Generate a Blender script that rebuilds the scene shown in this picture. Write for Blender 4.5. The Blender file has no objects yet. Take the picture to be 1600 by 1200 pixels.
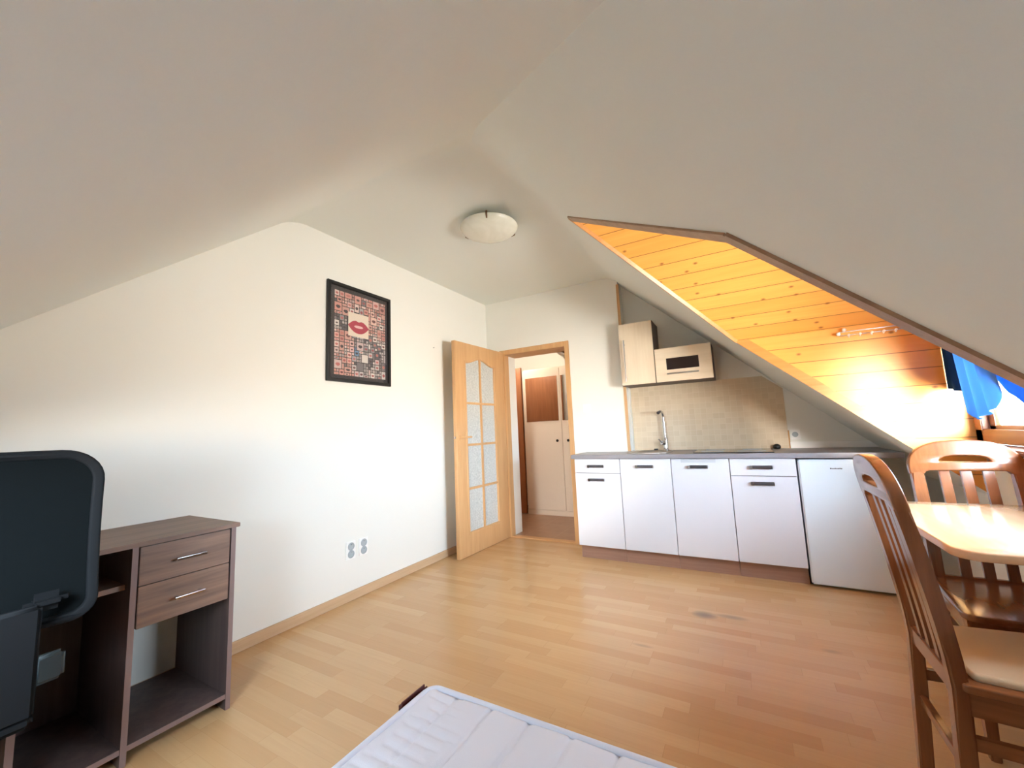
import bpy, bmesh, math, random
from mathutils import Vector, Matrix
random.seed(7)
sc = bpy.context.scene
COL = sc.collection
PI = math.pi

# ------------------------------------------------------------------ materials
def srgb(r, g, b):
    def f(c):
        c /= 255.0
        return c / 12.92 if c <= 0.04045 else ((c + 0.055) / 1.055) ** 2.4
    return (f(r), f(g), f(b), 1.0)

def new_mat(name):
    m = bpy.data.materials.new(name); m.use_nodes = True
    nt = m.node_tree; b = nt.nodes['Principled BSDF']
    return m, nt, b

def N(nt, typ, **kw):
    n = nt.nodes.new(typ)
    for k, v in kw.items():
        if k.startswith('i_'):
            n.inputs[k[2:].replace('_', ' ')].default_value = v
        else:
            setattr(n, k, v)
    return n

def math_node(nt, op, a, b=None, clamp=False):
    n = nt.nodes.new('ShaderNodeMath'); n.operation = op; n.use_clamp = clamp
    for i, s in enumerate((a, b)):
        if s is None: continue
        if isinstance(s, (int, float)): n.inputs[i].default_value = s
        else: nt.links.new(s, n.inputs[i])
    return n.outputs[0]

def mixc(nt, fac, c1, c2, blend='MIX'):
    n = nt.nodes.new('ShaderNodeMix'); n.data_type = 'RGBA'; n.blend_type = blend
    for idx, s in ((0, fac), (6, c1), (7, c2)):
        if isinstance(s, (int, float, tuple)): n.inputs[idx].default_value = s
        else: nt.links.new(s, n.inputs[idx])
    return n.outputs[2]

def plain(name, col, rough=0.5, metal=0.0, bump=0.0, bscale=200, var=0.0, spec=0.5, coat=0.0):
    m, nt, b = new_mat(name)
    b.inputs['Base Color'].default_value = col
    b.inputs['Roughness'].default_value = rough
    b.inputs['Metallic'].default_value = metal
    b.inputs['Specular IOR Level'].default_value = spec
    b.inputs['Coat Weight'].default_value = coat
    tc = N(nt, 'ShaderNodeTexCoord')
    if bump:
        nz = N(nt, 'ShaderNodeTexNoise', i_Scale=bscale, i_Detail=3.0)
        nt.links.new(tc.outputs['Object'], nz.inputs['Vector'])
        bp = N(nt, 'ShaderNodeBump', i_Strength=bump, i_Distance=0.002)
        nt.links.new(nz.outputs['Fac'], bp.inputs['Height'])
        nt.links.new(bp.outputs['Normal'], b.inputs['Normal'])
    if var:
        nz = N(nt, 'ShaderNodeTexNoise', i_Scale=3.0, i_Detail=4.0)
        nt.links.new(tc.outputs['Object'], nz.inputs['Vector'])
        dark = tuple(c * (1 - var) for c in col[:3]) + (1,)
        out = mixc(nt, nz.outputs['Fac'], dark, col)
        nt.links.new(out, b.inputs['Base Color'])
    return m

def wood(name, c1, c2, axis='X', rough=0.4, scale=1.0, coat=0.0, contrast=1.0):
    m, nt, b = new_mat(name)
    tc = N(nt, 'ShaderNodeTexCoord')
    mp = N(nt, 'ShaderNodeMapping')
    s = [22 * scale] * 3; s['XYZ'.index(axis)] = 1.4 * scale
    mp.inputs['Scale'].default_value = s
    nt.links.new(tc.outputs['Object'], mp.inputs['Vector'])
    n1 = N(nt, 'ShaderNodeTexNoise', i_Scale=1.0, i_Detail=5.0, i_Roughness=0.6, i_Distortion=0.6)
    nt.links.new(mp.outputs[0], n1.inputs['Vector'])
    n2 = N(nt, 'ShaderNodeTexNoise', i_Scale=5.0, i_Detail=3.0)
    nt.links.new(mp.outputs[0], n2.inputs['Vector'])
    f = math_node(nt, 'ADD', math_node(nt, 'MULTIPLY', n1.outputs['Fac'], 0.75), math_node(nt, 'MULTIPLY', n2.outputs['Fac'], 0.25))
    r = N(nt, 'ShaderNodeMapRange'); r.inputs['From Min'].default_value = 0.5 - 0.2 / contrast; r.inputs['From Max'].default_value = 0.5 + 0.2 / contrast
    nt.links.new(f, r.inputs['Value'])
    nt.links.new(mixc(nt, r.outputs[0], c1, c2), b.inputs['Base Color'])
    b.inputs['Roughness'].default_value = rough
    b.inputs['Coat Weight'].default_value = coat
    b.inputs['Coat Roughness'].default_value = 0.15
    return m

def planks_mat():
    """knotty pine tongue-and-groove: uv in metres, u along the boards"""
    m, nt, b = new_mat('pine_planks')
    uv = N(nt, 'ShaderNodeUVMap', uv_map='UVMap')
    sp = N(nt, 'ShaderNodeSeparateXYZ'); nt.links.new(uv.outputs[0], sp.inputs[0])
    W = 0.098
    vv = math_node(nt, 'DIVIDE', sp.outputs['Y'], W)
    row = math_node(nt, 'FLOOR', vv); fr = math_node(nt, 'FRACT', vv)
    wn = N(nt, 'ShaderNodeTexWhiteNoise', noise_dimensions='1D'); nt.links.new(row, wn.inputs['W'])
    cb = N(nt, 'ShaderNodeCombineXYZ')
    nt.links.new(math_node(nt, 'ADD', math_node(nt, 'MULTIPLY', sp.outputs['X'], 1.6), math_node(nt, 'MULTIPLY', row, 7.3)), cb.inputs[0])
    nt.links.new(math_node(nt, 'MULTIPLY', sp.outputs['Y'], 26), cb.inputs[1])
    nz = N(nt, 'ShaderNodeTexNoise', i_Scale=1.0, i_Detail=4.0, i_Distortion=0.8)
    nt.links.new(cb.outputs[0], nz.inputs['Vector'])
    base = mixc(nt, nz.outputs['Fac'], srgb(246, 192, 104), srgb(228, 156, 72))
    tint = mixc(nt, math_node(nt, 'MULTIPLY', wn.outputs['Value'], 0.45), base, srgb(222, 150, 66))
    # knots
    kc = N(nt, 'ShaderNodeCombineXYZ')
    nt.links.new(math_node(nt, 'MULTIPLY', sp.outputs['X'], 6.0), kc.inputs[0])
    nt.links.new(math_node(nt, 'MULTIPLY', sp.outputs['Y'], 9.5), kc.inputs[1])
    vo = N(nt, 'ShaderNodeTexVoronoi', i_Scale=1.0); vo.voronoi_dimensions = '2D'
    nt.links.new(kc.outputs[0], vo.inputs['Vector'])
    k = N(nt, 'ShaderNodeMapRange'); k.inputs['From Min'].default_value = 0.03; k.inputs['From Max'].default_value = 0.10
    k.inputs['To Min'].default_value = 1; k.inputs['To Max'].default_value = 0
    nt.links.new(vo.outputs['Distance'], k.inputs['Value'])
    sel = N(nt, 'ShaderNodeSeparateColor'); nt.links.new(vo.outputs['Color'], sel.inputs[0])
    kf = math_node(nt, 'MULTIPLY', k.outputs[0], math_node(nt, 'GREATER_THAN', sel.outputs[0], 0.55))
    col = mixc(nt, math_node(nt, 'MULTIPLY', kf, 0.8), tint, srgb(126, 70, 30))
    g = math_node(nt, 'LESS_THAN', fr, 0.045)
    col = mixc(nt, math_node(nt, 'MULTIPLY', g, 0.75), col, srgb(110, 62, 26))
    nt.links.new(col, b.inputs['Base Color'])
    b.inputs['Roughness'].default_value = 0.35
    bp = N(nt, 'ShaderNodeBump', i_Strength=0.6, i_Distance=0.004)
    nt.links.new(math_node(nt, 'SUBTRACT', 1.0, g), bp.inputs['Height'])
    nt.links.new(bp.outputs[0], b.inputs['Normal'])
    return m

def parquet_mat():
    m, nt, b = new_mat('beech_strip_floor')
    tc = N(nt, 'ShaderNodeTexCoord'); sp = N(nt, 'ShaderNodeSeparateXYZ')
    nt.links.new(tc.outputs['Object'], sp.inputs[0])
    vv = math_node(nt, 'DIVIDE', sp.outputs['Y'], 0.066)
    row = math_node(nt, 'FLOOR', vv); fr = math_node(nt, 'FRACT', vv)
    wn = N(nt, 'ShaderNodeTexWhiteNoise', noise_dimensions='1D'); nt.links.new(row, wn.inputs['W'])
    uu = math_node(nt, 'DIVIDE', math_node(nt, 'ADD', sp.outputs['X'], math_node(nt, 'MULTIPLY', wn.outputs['Value'], 3.0)), 0.42)
    cell = math_node(nt, 'FLOOR', uu); fu = math_node(nt, 'FRACT', uu)
    cc = N(nt, 'ShaderNodeCombineXYZ'); nt.links.new(row, cc.inputs[0]); nt.links.new(cell, cc.inputs[1])
    w2 = N(nt, 'ShaderNodeTexWhiteNoise', noise_dimensions='2D'); nt.links.new(cc.outputs[0], w2.inputs['Vector'])
    gr = N(nt, 'ShaderNodeCombineXYZ')
    nt.links.new(math_node(nt, 'ADD', math_node(nt, 'MULTIPLY', sp.outputs['X'], 3.0), math_node(nt, 'MULTIPLY', w2.outputs['Value'], 40)), gr.inputs[0])
    nt.links.new(math_node(nt, 'MULTIPLY', sp.outputs['Y'], 70), gr.inputs[1])
    nz = N(nt, 'ShaderNodeTexNoise', i_Scale=1.0, i_Detail=4.0, i_Distortion=0.4)
    nt.links.new(gr.outputs[0], nz.inputs['Vector'])
    c = mixc(nt, w2.outputs['Value'], FLOOR_A, FLOOR_B)
    c = mixc(nt, math_node(nt, 'MULTIPLY', nz.outputs['Fac'], 0.30), c, FLOOR_C)
    e1 = math_node(nt, 'LESS_THAN', fr, 0.012); e2 = math_node(nt, 'LESS_THAN', fu, 0.004)
    e = math_node(nt, 'MAXIMUM', e1, e2)
    c = mixc(nt, math_node(nt, 'MULTIPLY', e, 0.22), c, srgb(110, 70, 40))
    # worn grey mark on the boards in front of the cabinets
    for (sx, sy, rx, ry, amt) in STAINS:
        dx = math_node(nt, 'DIVIDE', math_node(nt, 'SUBTRACT', sp.outputs['X'], sx), rx)
        dy = math_node(nt, 'DIVIDE', math_node(nt, 'SUBTRACT', sp.outputs['Y'], sy), ry)
        d2 = math_node(nt, 'ADD', math_node(nt, 'MULTIPLY', dx, dx), math_node(nt, 'MULTIPLY', dy, dy))
        f = math_node(nt, 'SUBTRACT', 1.0, d2, clamp=True)
        c = mixc(nt, math_node(nt, 'MULTIPLY', f, amt), c, srgb(120, 108, 96))
    nt.links.new(c, b.inputs['Base Color'])
    b.inputs['Roughness'].default_value = 0.27
    b.inputs['Specular IOR Level'].default_value = 0.5
    return m

def tile_mat():
    m, nt, b = new_mat('mosaic_tile')
    tc = N(nt, 'ShaderNodeTexCoord'); sp = N(nt, 'ShaderNodeSeparateXYZ'); nt.links.new(tc.outputs['Object'], sp.inputs[0])
    S = 0.048
    a = math_node(nt, 'DIVIDE', sp.outputs['X'], S); c_ = math_node(nt, 'DIVIDE', sp.outputs['Z'], S)
    fa = math_node(nt, 'FRACT', a); fc = math_node(nt, 'FRACT', c_)
    cc = N(nt, 'ShaderNodeCombineXYZ'); nt.links.new(math_node(nt, 'FLOOR', a), cc.inputs[0]); nt.links.new(math_node(nt, 'FLOOR', c_), cc.inputs[1])
    wn = N(nt, 'ShaderNodeTexWhiteNoise', noise_dimensions='2D'); nt.links.new(cc.outputs[0], wn.inputs['Vector'])
    c = mixc(nt, wn.outputs['Value'], srgb(206, 188, 160), srgb(198, 179, 151))
    g = math_node(nt, 'MAXIMUM', math_node(nt, 'LESS_THAN', fa, 0.06), math_node(nt, 'LESS_THAN', fc, 0.06))
    c = mixc(nt, math_node(nt, 'MULTIPLY', g, 0.5), c, srgb(216, 202, 180))
    nt.links.new(c, b.inputs['Base Color']); b.inputs['Roughness'].default_value = 0.3
    return m

def glass_mat(name, tint=(1, 1, 1, 1), rough=0.0, transp=0.9):
    m, nt, b = new_mat(name)
    nt.nodes.remove(b)
    out = [n for n in nt.nodes if n.type == 'OUTPUT_MATERIAL'][0]
    t = N(nt, 'ShaderNodeBsdfTransparent'); t.inputs[0].default_value = tint
    g = N(nt, 'ShaderNodeBsdfGlossy'); g.inputs['Roughness'].default_value = rough
    mx = N(nt, 'ShaderNodeMixShader'); mx.inputs[0].default_value = 1 - transp
    nt.links.new(t.outputs[0], mx.inputs[1]); nt.links.new(g.outputs[0], mx.inputs[2]); nt.links.new(mx.outputs[0], out.inputs[0])
    return m

def cloth_mat(name, col, trans=0.5, alpha=0.0):
    m, nt, b = new_mat(name)
    nt.nodes.remove(b)
    out = [n for n in nt.nodes if n.type == 'OUTPUT_MATERIAL'][0]
    d = N(nt, 'ShaderNodeBsdfDiffuse'); d.inputs[0].default_value = col
    t = N(nt, 'ShaderNodeBsdfTranslucent'); t.inputs[0].default_value = col
    mx = N(nt, 'ShaderNodeMixShader'); mx.inputs[0].default_value = trans
    nt.links.new(d.outputs[0], mx.inputs[1]); nt.links.new(t.outputs[0], mx.inputs[2])
    last = mx
    if alpha:
        tr = N(nt, 'ShaderNodeBsdfTransparent'); m2 = N(nt, 'ShaderNodeMixShader'); m2.inputs[0].default_value = alpha
        nt.links.new(mx.outputs[0], m2.inputs[1]); nt.links.new(tr.outputs[0], m2.inputs[2]); last = m2
    nt.links.new(last.outputs[0], out.inputs[0])
    return m

def frosted_mat():
    m, nt, b = new_mat('patterned_glass')
    b.inputs['Base Color'].default_value = srgb(205, 210, 208)
    b.inputs['Roughness'].default_value = 0.25
    b.inputs['Transmission Weight'].default_value = 0.0
    tc = N(nt, 'ShaderNodeTexCoord'); nz = N(nt, 'ShaderNodeTexNoise', i_Scale=70.0, i_Detail=3.0)
    nt.links.new(tc.outputs['Object'], nz.inputs['Vector'])
    bp = N(nt, 'ShaderNodeBump', i_Strength=0.5, i_Distance=0.003); nt.links.new(nz.outputs['Fac'], bp.inputs['Height'])
    nt.links.new(bp.outputs[0], b.inputs['Normal'])
    nt.links.new(mixc(nt, nz.outputs['Fac'], srgb(150, 156, 156), srgb(225, 228, 224)), b.inputs['Base Color'])
    return m

def lamp_glass():
    m, nt, b = new_mat('alabaster_glass')
    tc = N(nt, 'ShaderNodeTexCoord'); nz = N(nt, 'ShaderNodeTexNoise', i_Scale=6.0, i_Detail=6.0, i_Distortion=1.5)
    nt.links.new(tc.outputs['Object'], nz.inputs['Vector'])
    nt.links.new(mixc(nt, nz.outputs['Fac'], srgb(196, 196, 178), srgb(232, 232, 222)), b.inputs['Base Color'])
    b.inputs['Roughness'].default_value = 0.2
    return m

def vcol_mat():
    m, nt, b = new_mat('poster_print')
    a = N(nt, 'ShaderNodeVertexColor', layer_name='Col')
    nt.links.new(a.outputs['Color'], b.inputs['Base Color']); b.inputs['Roughness'].default_value = 0.5
    b.inputs['Coat Weight'].default_value = 0.15
    return m

def hall_tile_mat():
    m, nt, b = new_mat('brown_floor_tile')
    tc = N(nt, 'ShaderNodeTexCoord'); sp = N(nt, 'ShaderNodeSeparateXYZ'); nt.links.new(tc.outputs['Object'], sp.inputs[0])
    fa = math_node(nt, 'FRACT', math_node(nt, 'DIVIDE', sp.outputs['X'], 0.33)); fb = math_node(nt, 'FRACT', math_node(nt, 'DIVIDE', sp.outputs['Y'], 0.33))
    g = math_node(nt, 'MAXIMUM', math_node(nt, 'LESS_THAN', fa, 0.02), math_node(nt, 'LESS_THAN', fb, 0.02))
    nz = N(nt, 'ShaderNodeTexNoise', i_Scale=9.0, i_Detail=4.0); nt.links.new(tc.outputs['Object'], nz.inputs['Vector'])
    c = mixc(nt, nz.outputs['Fac'], srgb(140, 104, 80), srgb(164, 128, 102))
    c = mixc(nt, math_node(nt, 'MULTIPLY', g, 0.5), c, srgb(176, 148, 124))
    nt.links.new(c, b.inputs['Base Color']); b.inputs['Roughness'].default_value = 0.35
    return m

def mesh_fabric():
    m, nt, b = new_mat('black_mesh_fabric')
    b.inputs['Base Color'].default_value = srgb(11, 14, 15); b.inputs['Roughness'].default_value = 1.0
    tc = N(nt, 'ShaderNodeTexCoord'); ck = N(nt, 'ShaderNodeTexChecker', i_Scale=260.0)
    nt.links.new(tc.outputs['Object'], ck.inputs['Vector'])
    bp = N(nt, 'ShaderNodeBump', i_Strength=0.4, i_Distance=0.001); nt.links.new(ck.outputs['Fac'], bp.inputs['Height'])
    nt.links.new(bp.outputs[0], b.inputs['Normal'])
    b.inputs['Alpha'].default_value = 0.995; b.inputs['Specular IOR Level'].default_value = 0.08
    return m

FLOOR_A = srgb(208, 173, 128); FLOOR_B = srgb(197, 157, 111); FLOOR_C = srgb(166, 122, 80)
STAINS = [(2.18, -1.13, .075, .055, .75), (2.32, -1.10, .10, .03, .5), (1.93, -1.62, .06, .015, .35), (2.75, -1.30, .05, .02, .3)]
M = {}
M['wall'] = plain('white_plaster', srgb(233, 233, 227), 0.9, bump=0.12, bscale=90)
M['ceil'] = plain('ceiling_plaster', srgb(228, 232, 227), 0.9, bump=0.15, bscale=90)
M['floor'] = parquet_mat(); M['hallfloor'] = hall_tile_mat()
M['pine'] = planks_mat()
M['beech_z'] = wood('beech_veneer_upright', srgb(212, 170, 122), srgb(194, 149, 101), 'Z', 0.4, 1.0)
M['beech_x'] = wood('beech_veneer_level', srgb(212, 170, 122), srgb(194, 149, 101), 'X', 0.4, 1.0)
M['beech_y'] = wood('beech_skirting', srgb(214, 184, 150), srgb(196, 164, 128), 'Y', 0.4, 1.0)
M['trimwood'] = wood('varnished_pine_trim', srgb(206, 150, 84), srgb(180, 124, 62), 'X', 0.35, 1.0)
M['chairwood'] = wood('varnished_pine_chair', srgb(154, 98, 60), srgb(112, 66, 40), 'Z', 0.22, 0.8, coat=0.5)
M['chairwood_x'] = wood('varnished_pine_seat', srgb(154, 98, 60), srgb(112, 66, 40), 'X', 0.2, 0.8, coat=0.5)
M['tablewood'] = wood('pine_tabletop', srgb(224, 192, 158), srgb(208, 172, 134), 'Y', 0.14, 0.5, coat=0.6)
M['trimbrown'] = wood('weathered_pine_trim', srgb(176, 142, 112), srgb(150, 116, 88), 'X', 0.4)
M['winwood'] = wood('brown_window_wood', srgb(150, 96, 66), srgb(122, 74, 50), 'Y', 0.4)
M['oak_y'] = wood('grey_brown_oak_level', srgb(138, 110, 94), srgb(102, 80, 69), 'Y', 0.45, 1.0, contrast=1.3)
M['edge_band'] = plain('lit_edge_band', srgb(126, 104, 100), 0.5)  # edge strips made paler, the light they catch put into the colour
M['oak_dark'] = wood('grey_brown_oak_panel', srgb(100, 82, 78), srgb(74, 60, 58), 'Z', 0.5, 1.0)  # panel oak, darkened in colour for the desk's shaded inside
M['plinth'] = wood('brown_plinth_wood', srgb(166, 130, 112), srgb(142, 108, 92), 'X', 0.4, 1.0)
M['brown_door'] = wood('brown_door_veneer', srgb(172, 114, 74), srgb(146, 92, 58), 'Z', 0.4)
M['cab_white'] = plain('white_laminate', srgb(212, 214, 222), 0.3)
M['cab_gap'] = plain('cabinet_gap_shade', srgb(70, 64, 62), 0.7)
M['fridge'] = plain('white_enamel', srgb(216, 228, 238), 0.22, bump=0.05, bscale=300)
M['black'] = plain('black_plastic', srgb(22, 22, 24), 0.45)
M['blackmat'] = plain('matt_black_plastic', srgb(17, 18, 20), 0.75, spec=0.15)
M['blackm'] = plain('black_metal', srgb(28, 28, 30), 0.35, 0.3)
M['chrome'] = plain('chrome', srgb(215, 215, 218), 0.12, 1.0)
M['steel'] = plain('brushed_steel', srgb(190, 190, 192), 0.28, 1.0)
M['handle_dark'] = plain('dark_handle_recess', srgb(72, 70, 76), 0.35, 0.5)
M['worktop'] = plain('grey_worktop', srgb(138, 134, 140), 0.35, bump=0.1, bscale=400, var=0.12)
M['worktop_edge'] = plain('grey_worktop_edge', srgb(150, 152, 166), 0.3)
M['cooktop'] = plain('black_ceramic_glass', srgb(20, 20, 22), 0.08)
M['tile'] = tile_mat()
M['cream'] = wood('cream_wood_foil', srgb(240, 226, 204), srgb(226, 210, 186), 'Z', 0.35)
M['cream_x'] = wood('cream_wood_foil_level', srgb(240, 226, 204), srgb(226, 210, 186), 'X', 0.35)
M['wenge'] = wood('dark_brown_side', srgb(92, 74, 68), srgb(70, 54, 50), 'Z', 0.5)
M['dark_glass'] = plain('dark_smoked_glass', srgb(40, 28, 28), 0.1)
M['mirror'] = plain('mirror', srgb(225, 225, 225), 0.03, 1.0)
M['wardrobe'] = plain('cream_wardrobe_paint', srgb(236, 222, 206), 0.45)
M['white_plastic'] = plain('white_plastic', srgb(242, 242, 240), 0.35)
M['pale_grey'] = plain('pale_grey_plastic', srgb(190, 194, 200), 0.4)
M['grey_line'] = plain('grey_socket_line', srgb(170, 178, 182), 0.5)
M['mattress'] = plain('white_quilted_cover', srgb(216, 218, 230), 0.9, bump=0.25, bscale=500)
M['burgundy'] = plain('burgundy_bed_base', srgb(84, 34, 32), 0.6)
M['meshfab'] = mesh_fabric()
M['cushion'] = plain('beige_seat_fabric', srgb(212, 190, 158), 0.95, bump=0.4, bscale=500)
M['frost'] = frosted_mat(); M['lamp'] = lamp_glass()
M['bronze'] = plain('bronze_clip', srgb(120, 92, 66), 0.35, 0.8)
M['glass'] = glass_mat('window_glass', transp=0.94)
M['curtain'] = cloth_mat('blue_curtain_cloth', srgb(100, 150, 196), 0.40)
M['curtain_less_lit'] = cloth_mat('less_lit_curtain_cloth', srgb(56, 106, 166), 0.4)  # same curtain cloth, colour darkened for the less lit swag
M['curtain_shaded'] = cloth_mat('shaded_curtain_cloth', srgb(30, 58, 104), 0.25)  # curtain blue darkened to paint the shaded outer fold
M['poster'] = vcol_mat()
M['red'] = plain('lip_red', srgb(178, 66, 84), 0.5)

# ------------------------------------------------------------------ geometry helpers
def box(bm, x0, x1, y0, y1, z0, z1, bev=0.0, seg=2, xf=None):
    r = bmesh.ops.create_cube(bm, size=1.0)
    vs = r['verts']
    for v in vs:
        v.co = Vector(((x0 + x1) / 2 + v.co.x * (x1 - x0), (y0 + y1) / 2 + v.co.y * (y1 - y0), (z0 + z1) / 2 + v.co.z * (z1 - z0)))
    if bev:
        es = list({e for v in vs for e in v.link_edges})
        rb = bmesh.ops.bevel(bm, geom=es, offset=bev, segments=seg, affect='EDGES', clamp_overlap=True)
        vs = list({v for f in rb['faces'] for v in f.verts} | {v for v in vs if v.is_valid})
    if xf:
        for v in vs: v.co = xf(v.co)
    return vs

def tube(bm, pts, r, seg=12, cap=True):
    pts = [Vector(p) for p in pts]; rings = []
    n = len(pts)
    up = None
    for i, p in enumerate(pts):
        t = (pts[min(i + 1, n - 1)] - pts[max(i - 1, 0)]).normalized()
        if up is None:
            up = Vector((0, 0, 1)) if abs(t.z) < 0.9 else Vector((1, 0, 0))
        a = t.cross(up).normalized(); b_ = a.cross(t).normalized(); up = b_
        rr = r[i] if isinstance(r, (list, tuple)) else r
        rings.append([bm.verts.new(p + a * (math.cos(2 * PI * k / seg) * rr) + b_ * (math.sin(2 * PI * k / seg) * rr)) for k in range(seg)])
    for i in range(n - 1):
        for k in range(seg):
            bm.faces.new((rings[i][k], rings[i][(k + 1) % seg], rings[i + 1][(k + 1) % seg], rings[i + 1][k]))
    if cap:
        bm.faces.new(rings[0][::-1]); bm.faces.new(rings[-1])
    return rings

def lathe(bm, prof, c=(0, 0, 0), seg=32, axis='Z'):
    """prof: list of (r, h)"""
    c = Vector(c); rings = []
    for r, h in prof:
        ring = []
        for k in range(seg):
            a = 2 * PI * k / seg
            if axis == 'Z': p = Vector((r * math.cos(a), r * math.sin(a), h))
            elif axis == 'Y': p = Vector((r * math.cos(a), h, r * math.sin(a)))
            else: p = Vector((h, r * math.cos(a), r * math.sin(a)))
            ring.append(bm.verts.new(c + p))
        rings.append(ring)
    for i in range(len(rings) - 1):
        for k in range(seg):
            bm.faces.new((rings[i][k], rings[i][(k + 1) % seg], rings[i + 1][(k + 1) % seg], rings[i + 1][k]))
    bm.faces.new(rings[0][::-1]); bm.faces.new(rings[-1])

def curve_shape(bm, loops, depth, bev, xf):
    """filled 2D outline(s) with holes, thickness 2*depth, mapped by xf(Vector)->Vector"""
    cu = bpy.data.curves.new('tmp_outline', 'CURVE'); cu.dimensions = '2D'; cu.fill_mode = 'BOTH'
    cu.extrude = max(depth - bev, 0); cu.bevel_depth = bev; cu.bevel_resolution = 2
    for lp in loops:
        s = cu.splines.new('POLY'); s.points.add(len(lp) - 1)
        for i, (a, b_) in enumerate(lp): s.points[i].co = (a, b_, 0, 1)
        s.use_cyclic_u = True
    o = bpy.data.objects.new('tmp_outline', cu); COL.objects.link(o)
    dg = bpy.context.evaluated_depsgraph_get(); dg.update()
    me = bpy.data.meshes.new_from_object(o.evaluated_get(dg))
    n0 = len(bm.verts)
    bm.from_mesh(me)
    bm.verts.ensure_lookup_table()
    for v in bm.verts[n0:]: v.co = xf(v.co.copy())
    bpy.data.objects.remove(o); bpy.data.curves.remove(cu); bpy.data.meshes.remove(me)

def rootloc(o):
    while o is not None and o.parent is not None: o = o.parent
    return o.location.copy() if o is not None else Vector()

def link(name, bm, m, parent=None, smooth=None, origin=None, weld=True):
    """one mesh object; bm in world coordinates (of the thing's own frame when built at the origin)"""
    if weld: bmesh.ops.remove_doubles(bm, verts=bm.verts, dist=1e-5)
    bmesh.ops.recalc_face_normals(bm, faces=bm.faces)
    off = rootloc(parent) if parent else Vector(origin or (0, 0, 0))
    for v in bm.verts: v.co -= off
    me = bpy.data.meshes.new(name); bm.to_mesh(me); bm.free()
    ms = m if isinstance(m, (list, tuple)) else [m]
    for x in ms: me.materials.append(x)
    if smooth is not None:
        for p in me.polygons: p.use_smooth = True
        me.set_sharp_from_angle(angle=math.radians(smooth))
    o = bpy.data.objects.new(name, me); COL.objects.link(o)
    if parent: o.parent = parent
    else: o.location = off
    return o

def empty(name, loc=(0, 0, 0)):
    o = bpy.data.objects.new(name, None); COL.objects.link(o); o.location = loc; o.empty_display_size = 0.1
    return o

def tag(o, label=None, cat=None, group=None, kind=None):
    if label: o['label'] = label
    if cat: o['category'] = cat
    if group: o['group'] = group
    if kind: o['kind'] = kind
    return o

def thing(name, loc, label, cat, group=None):
    return tag(empty(name, loc), label, cat, group)

def struct(o, label=None, cat=None): return tag(o, label, cat, kind='structure')
def B(): return bmesh.new()

def boxobj(name, m, parent, *a, bev=0.0, **k):
    bm = B(); box(bm, *a, bev=bev, **k); return link(name, bm, m, parent, smooth=40 if bev else None)

# ------------------------------------------------------------------ room shell
H = 2.59; MX = 0.908; X0 = 1.47; MY = 0.855; Y0 = -2.33
KX = 3.578            # knee wall / window wall plane
YK = 0.15             # kitchen niche back wall
YF, YN = -0.74, -2.55 # dormer cheeks
EX = 2.495            # where the eaves of the dormer meet the slope
AX, AY = 1.684, -1.63 # dormer apex on the slope
def zs(x): return H - MX * (x - X0)
EZ = zs(EX); AZ = zs(AX); KZ = zs(KX)
YB = Y0 - (KX - X0) * MX / MY   # where the slopes both reach the knee height

struct(boxobj('floor', M['floor'], None, -0.05, 3.75, YB - 0.1, 0.0, -0.1, 0.0), 'light beech strip parquet floor', 'floor')
struct(boxobj('floor_hall', M['hallfloor'], None, -0.8, 1.545, 0.0, 1.75, -0.1, 0.0), 'brown tiled floor of the hallway', 'floor')
struct(boxobj('floor_niche', M['floor'], None, 1.545, 3.75, 0.0, 0.25, -0.1, -0.0), 'floor under the kitchen units', 'floor')
struct(boxobj('wall_left', M['wall'], None, -0.15, 0.0, YB - 0.1, -0.0005, -0.1, 2.95), 'long white gable wall with the poster', 'wall')
bm = B()
DL, DR, DT = 0.225, 0.966, 1.978
box(bm, -0.86, DL, 0.0, 0.25, 0.0, 2.95); box(bm, DR, 1.54, 0.0, 0.25, 0.0, 2.95); box(bm, DL, DR, 0.0, 0.25, DT, 2.95)
struct(link('wall_back', bm, M['wall']), 'white wall around the hallway door', 'wall')
struct(boxobj('wall_kitchen', M['wall'], None, 1.54, 3.75, YK, 0.25, 0.0, 2.95), 'recessed wall behind the kitchen units', 'wall')
bm = B(); box(bm, KX, KX + 0.17, YF, 0.15, 0.0, 0.95); box(bm, KX, KX + 0.17, YB - 0.1, YN, 0.0, 0.95)
# the part of this wall inside the dormer, with the window opening
WY0, WY1, WZ0, WZ1 = -0.80, -2.50, 0.965, 1.64
box(bm, KX, KX + 0.17, YN, YF, 0.0, WZ0 - 0.03)
struct(link('wall_right', bm, M['wall']), 'low knee wall under the window', 'wall')
struct(boxobj('wall_front', M['wall'], None, -0.1, 3.75, YB - 0.15, YB + 0.01, -0.0, 1.0), 'low knee wall behind the bed', 'wall')

# ceiling: flat part, two roof slopes and the openings in them, rounded at the creases
bm = B()
def V(x, y):
    return bm.verts.new((x, y, min(H, zs(x), H - MY * (Y0 - y))))
RW = (1.05, 1.75, -3.90, -4.30)
a1 = V(-0.1, 0.3); a2 = V(X0, 0.3); a3 = V(X0, AY); a4 = V(X0, Y0); a5 = V(-0.1, Y0)
bm.faces.new((a1, a2, a3, a4, a5))
k1 = V(KX + 0.17, 0.3); k2 = V(KX + 0.17, YF); e1 = V(EX, YF); ap = V(AX, AY); e2 = V(EX, YN); k3 = V(KX + 0.17, YN)
xe = KX + 0.17; ye = Y0 - (xe - X0) * MX / MY; k4 = V(xe, ye)
bm.faces.new((a2, k1, k2, e1, ap, a3)); bm.faces.new((a3, ap, e2, k3, k4, a4))
l1 = V(-0.1, ye)
w1 = V(RW[0], RW[2]); w2 = V(RW[1], RW[2]); w3 = V(RW[1], RW[3]); w4 = V(RW[0], RW[3])
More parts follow.
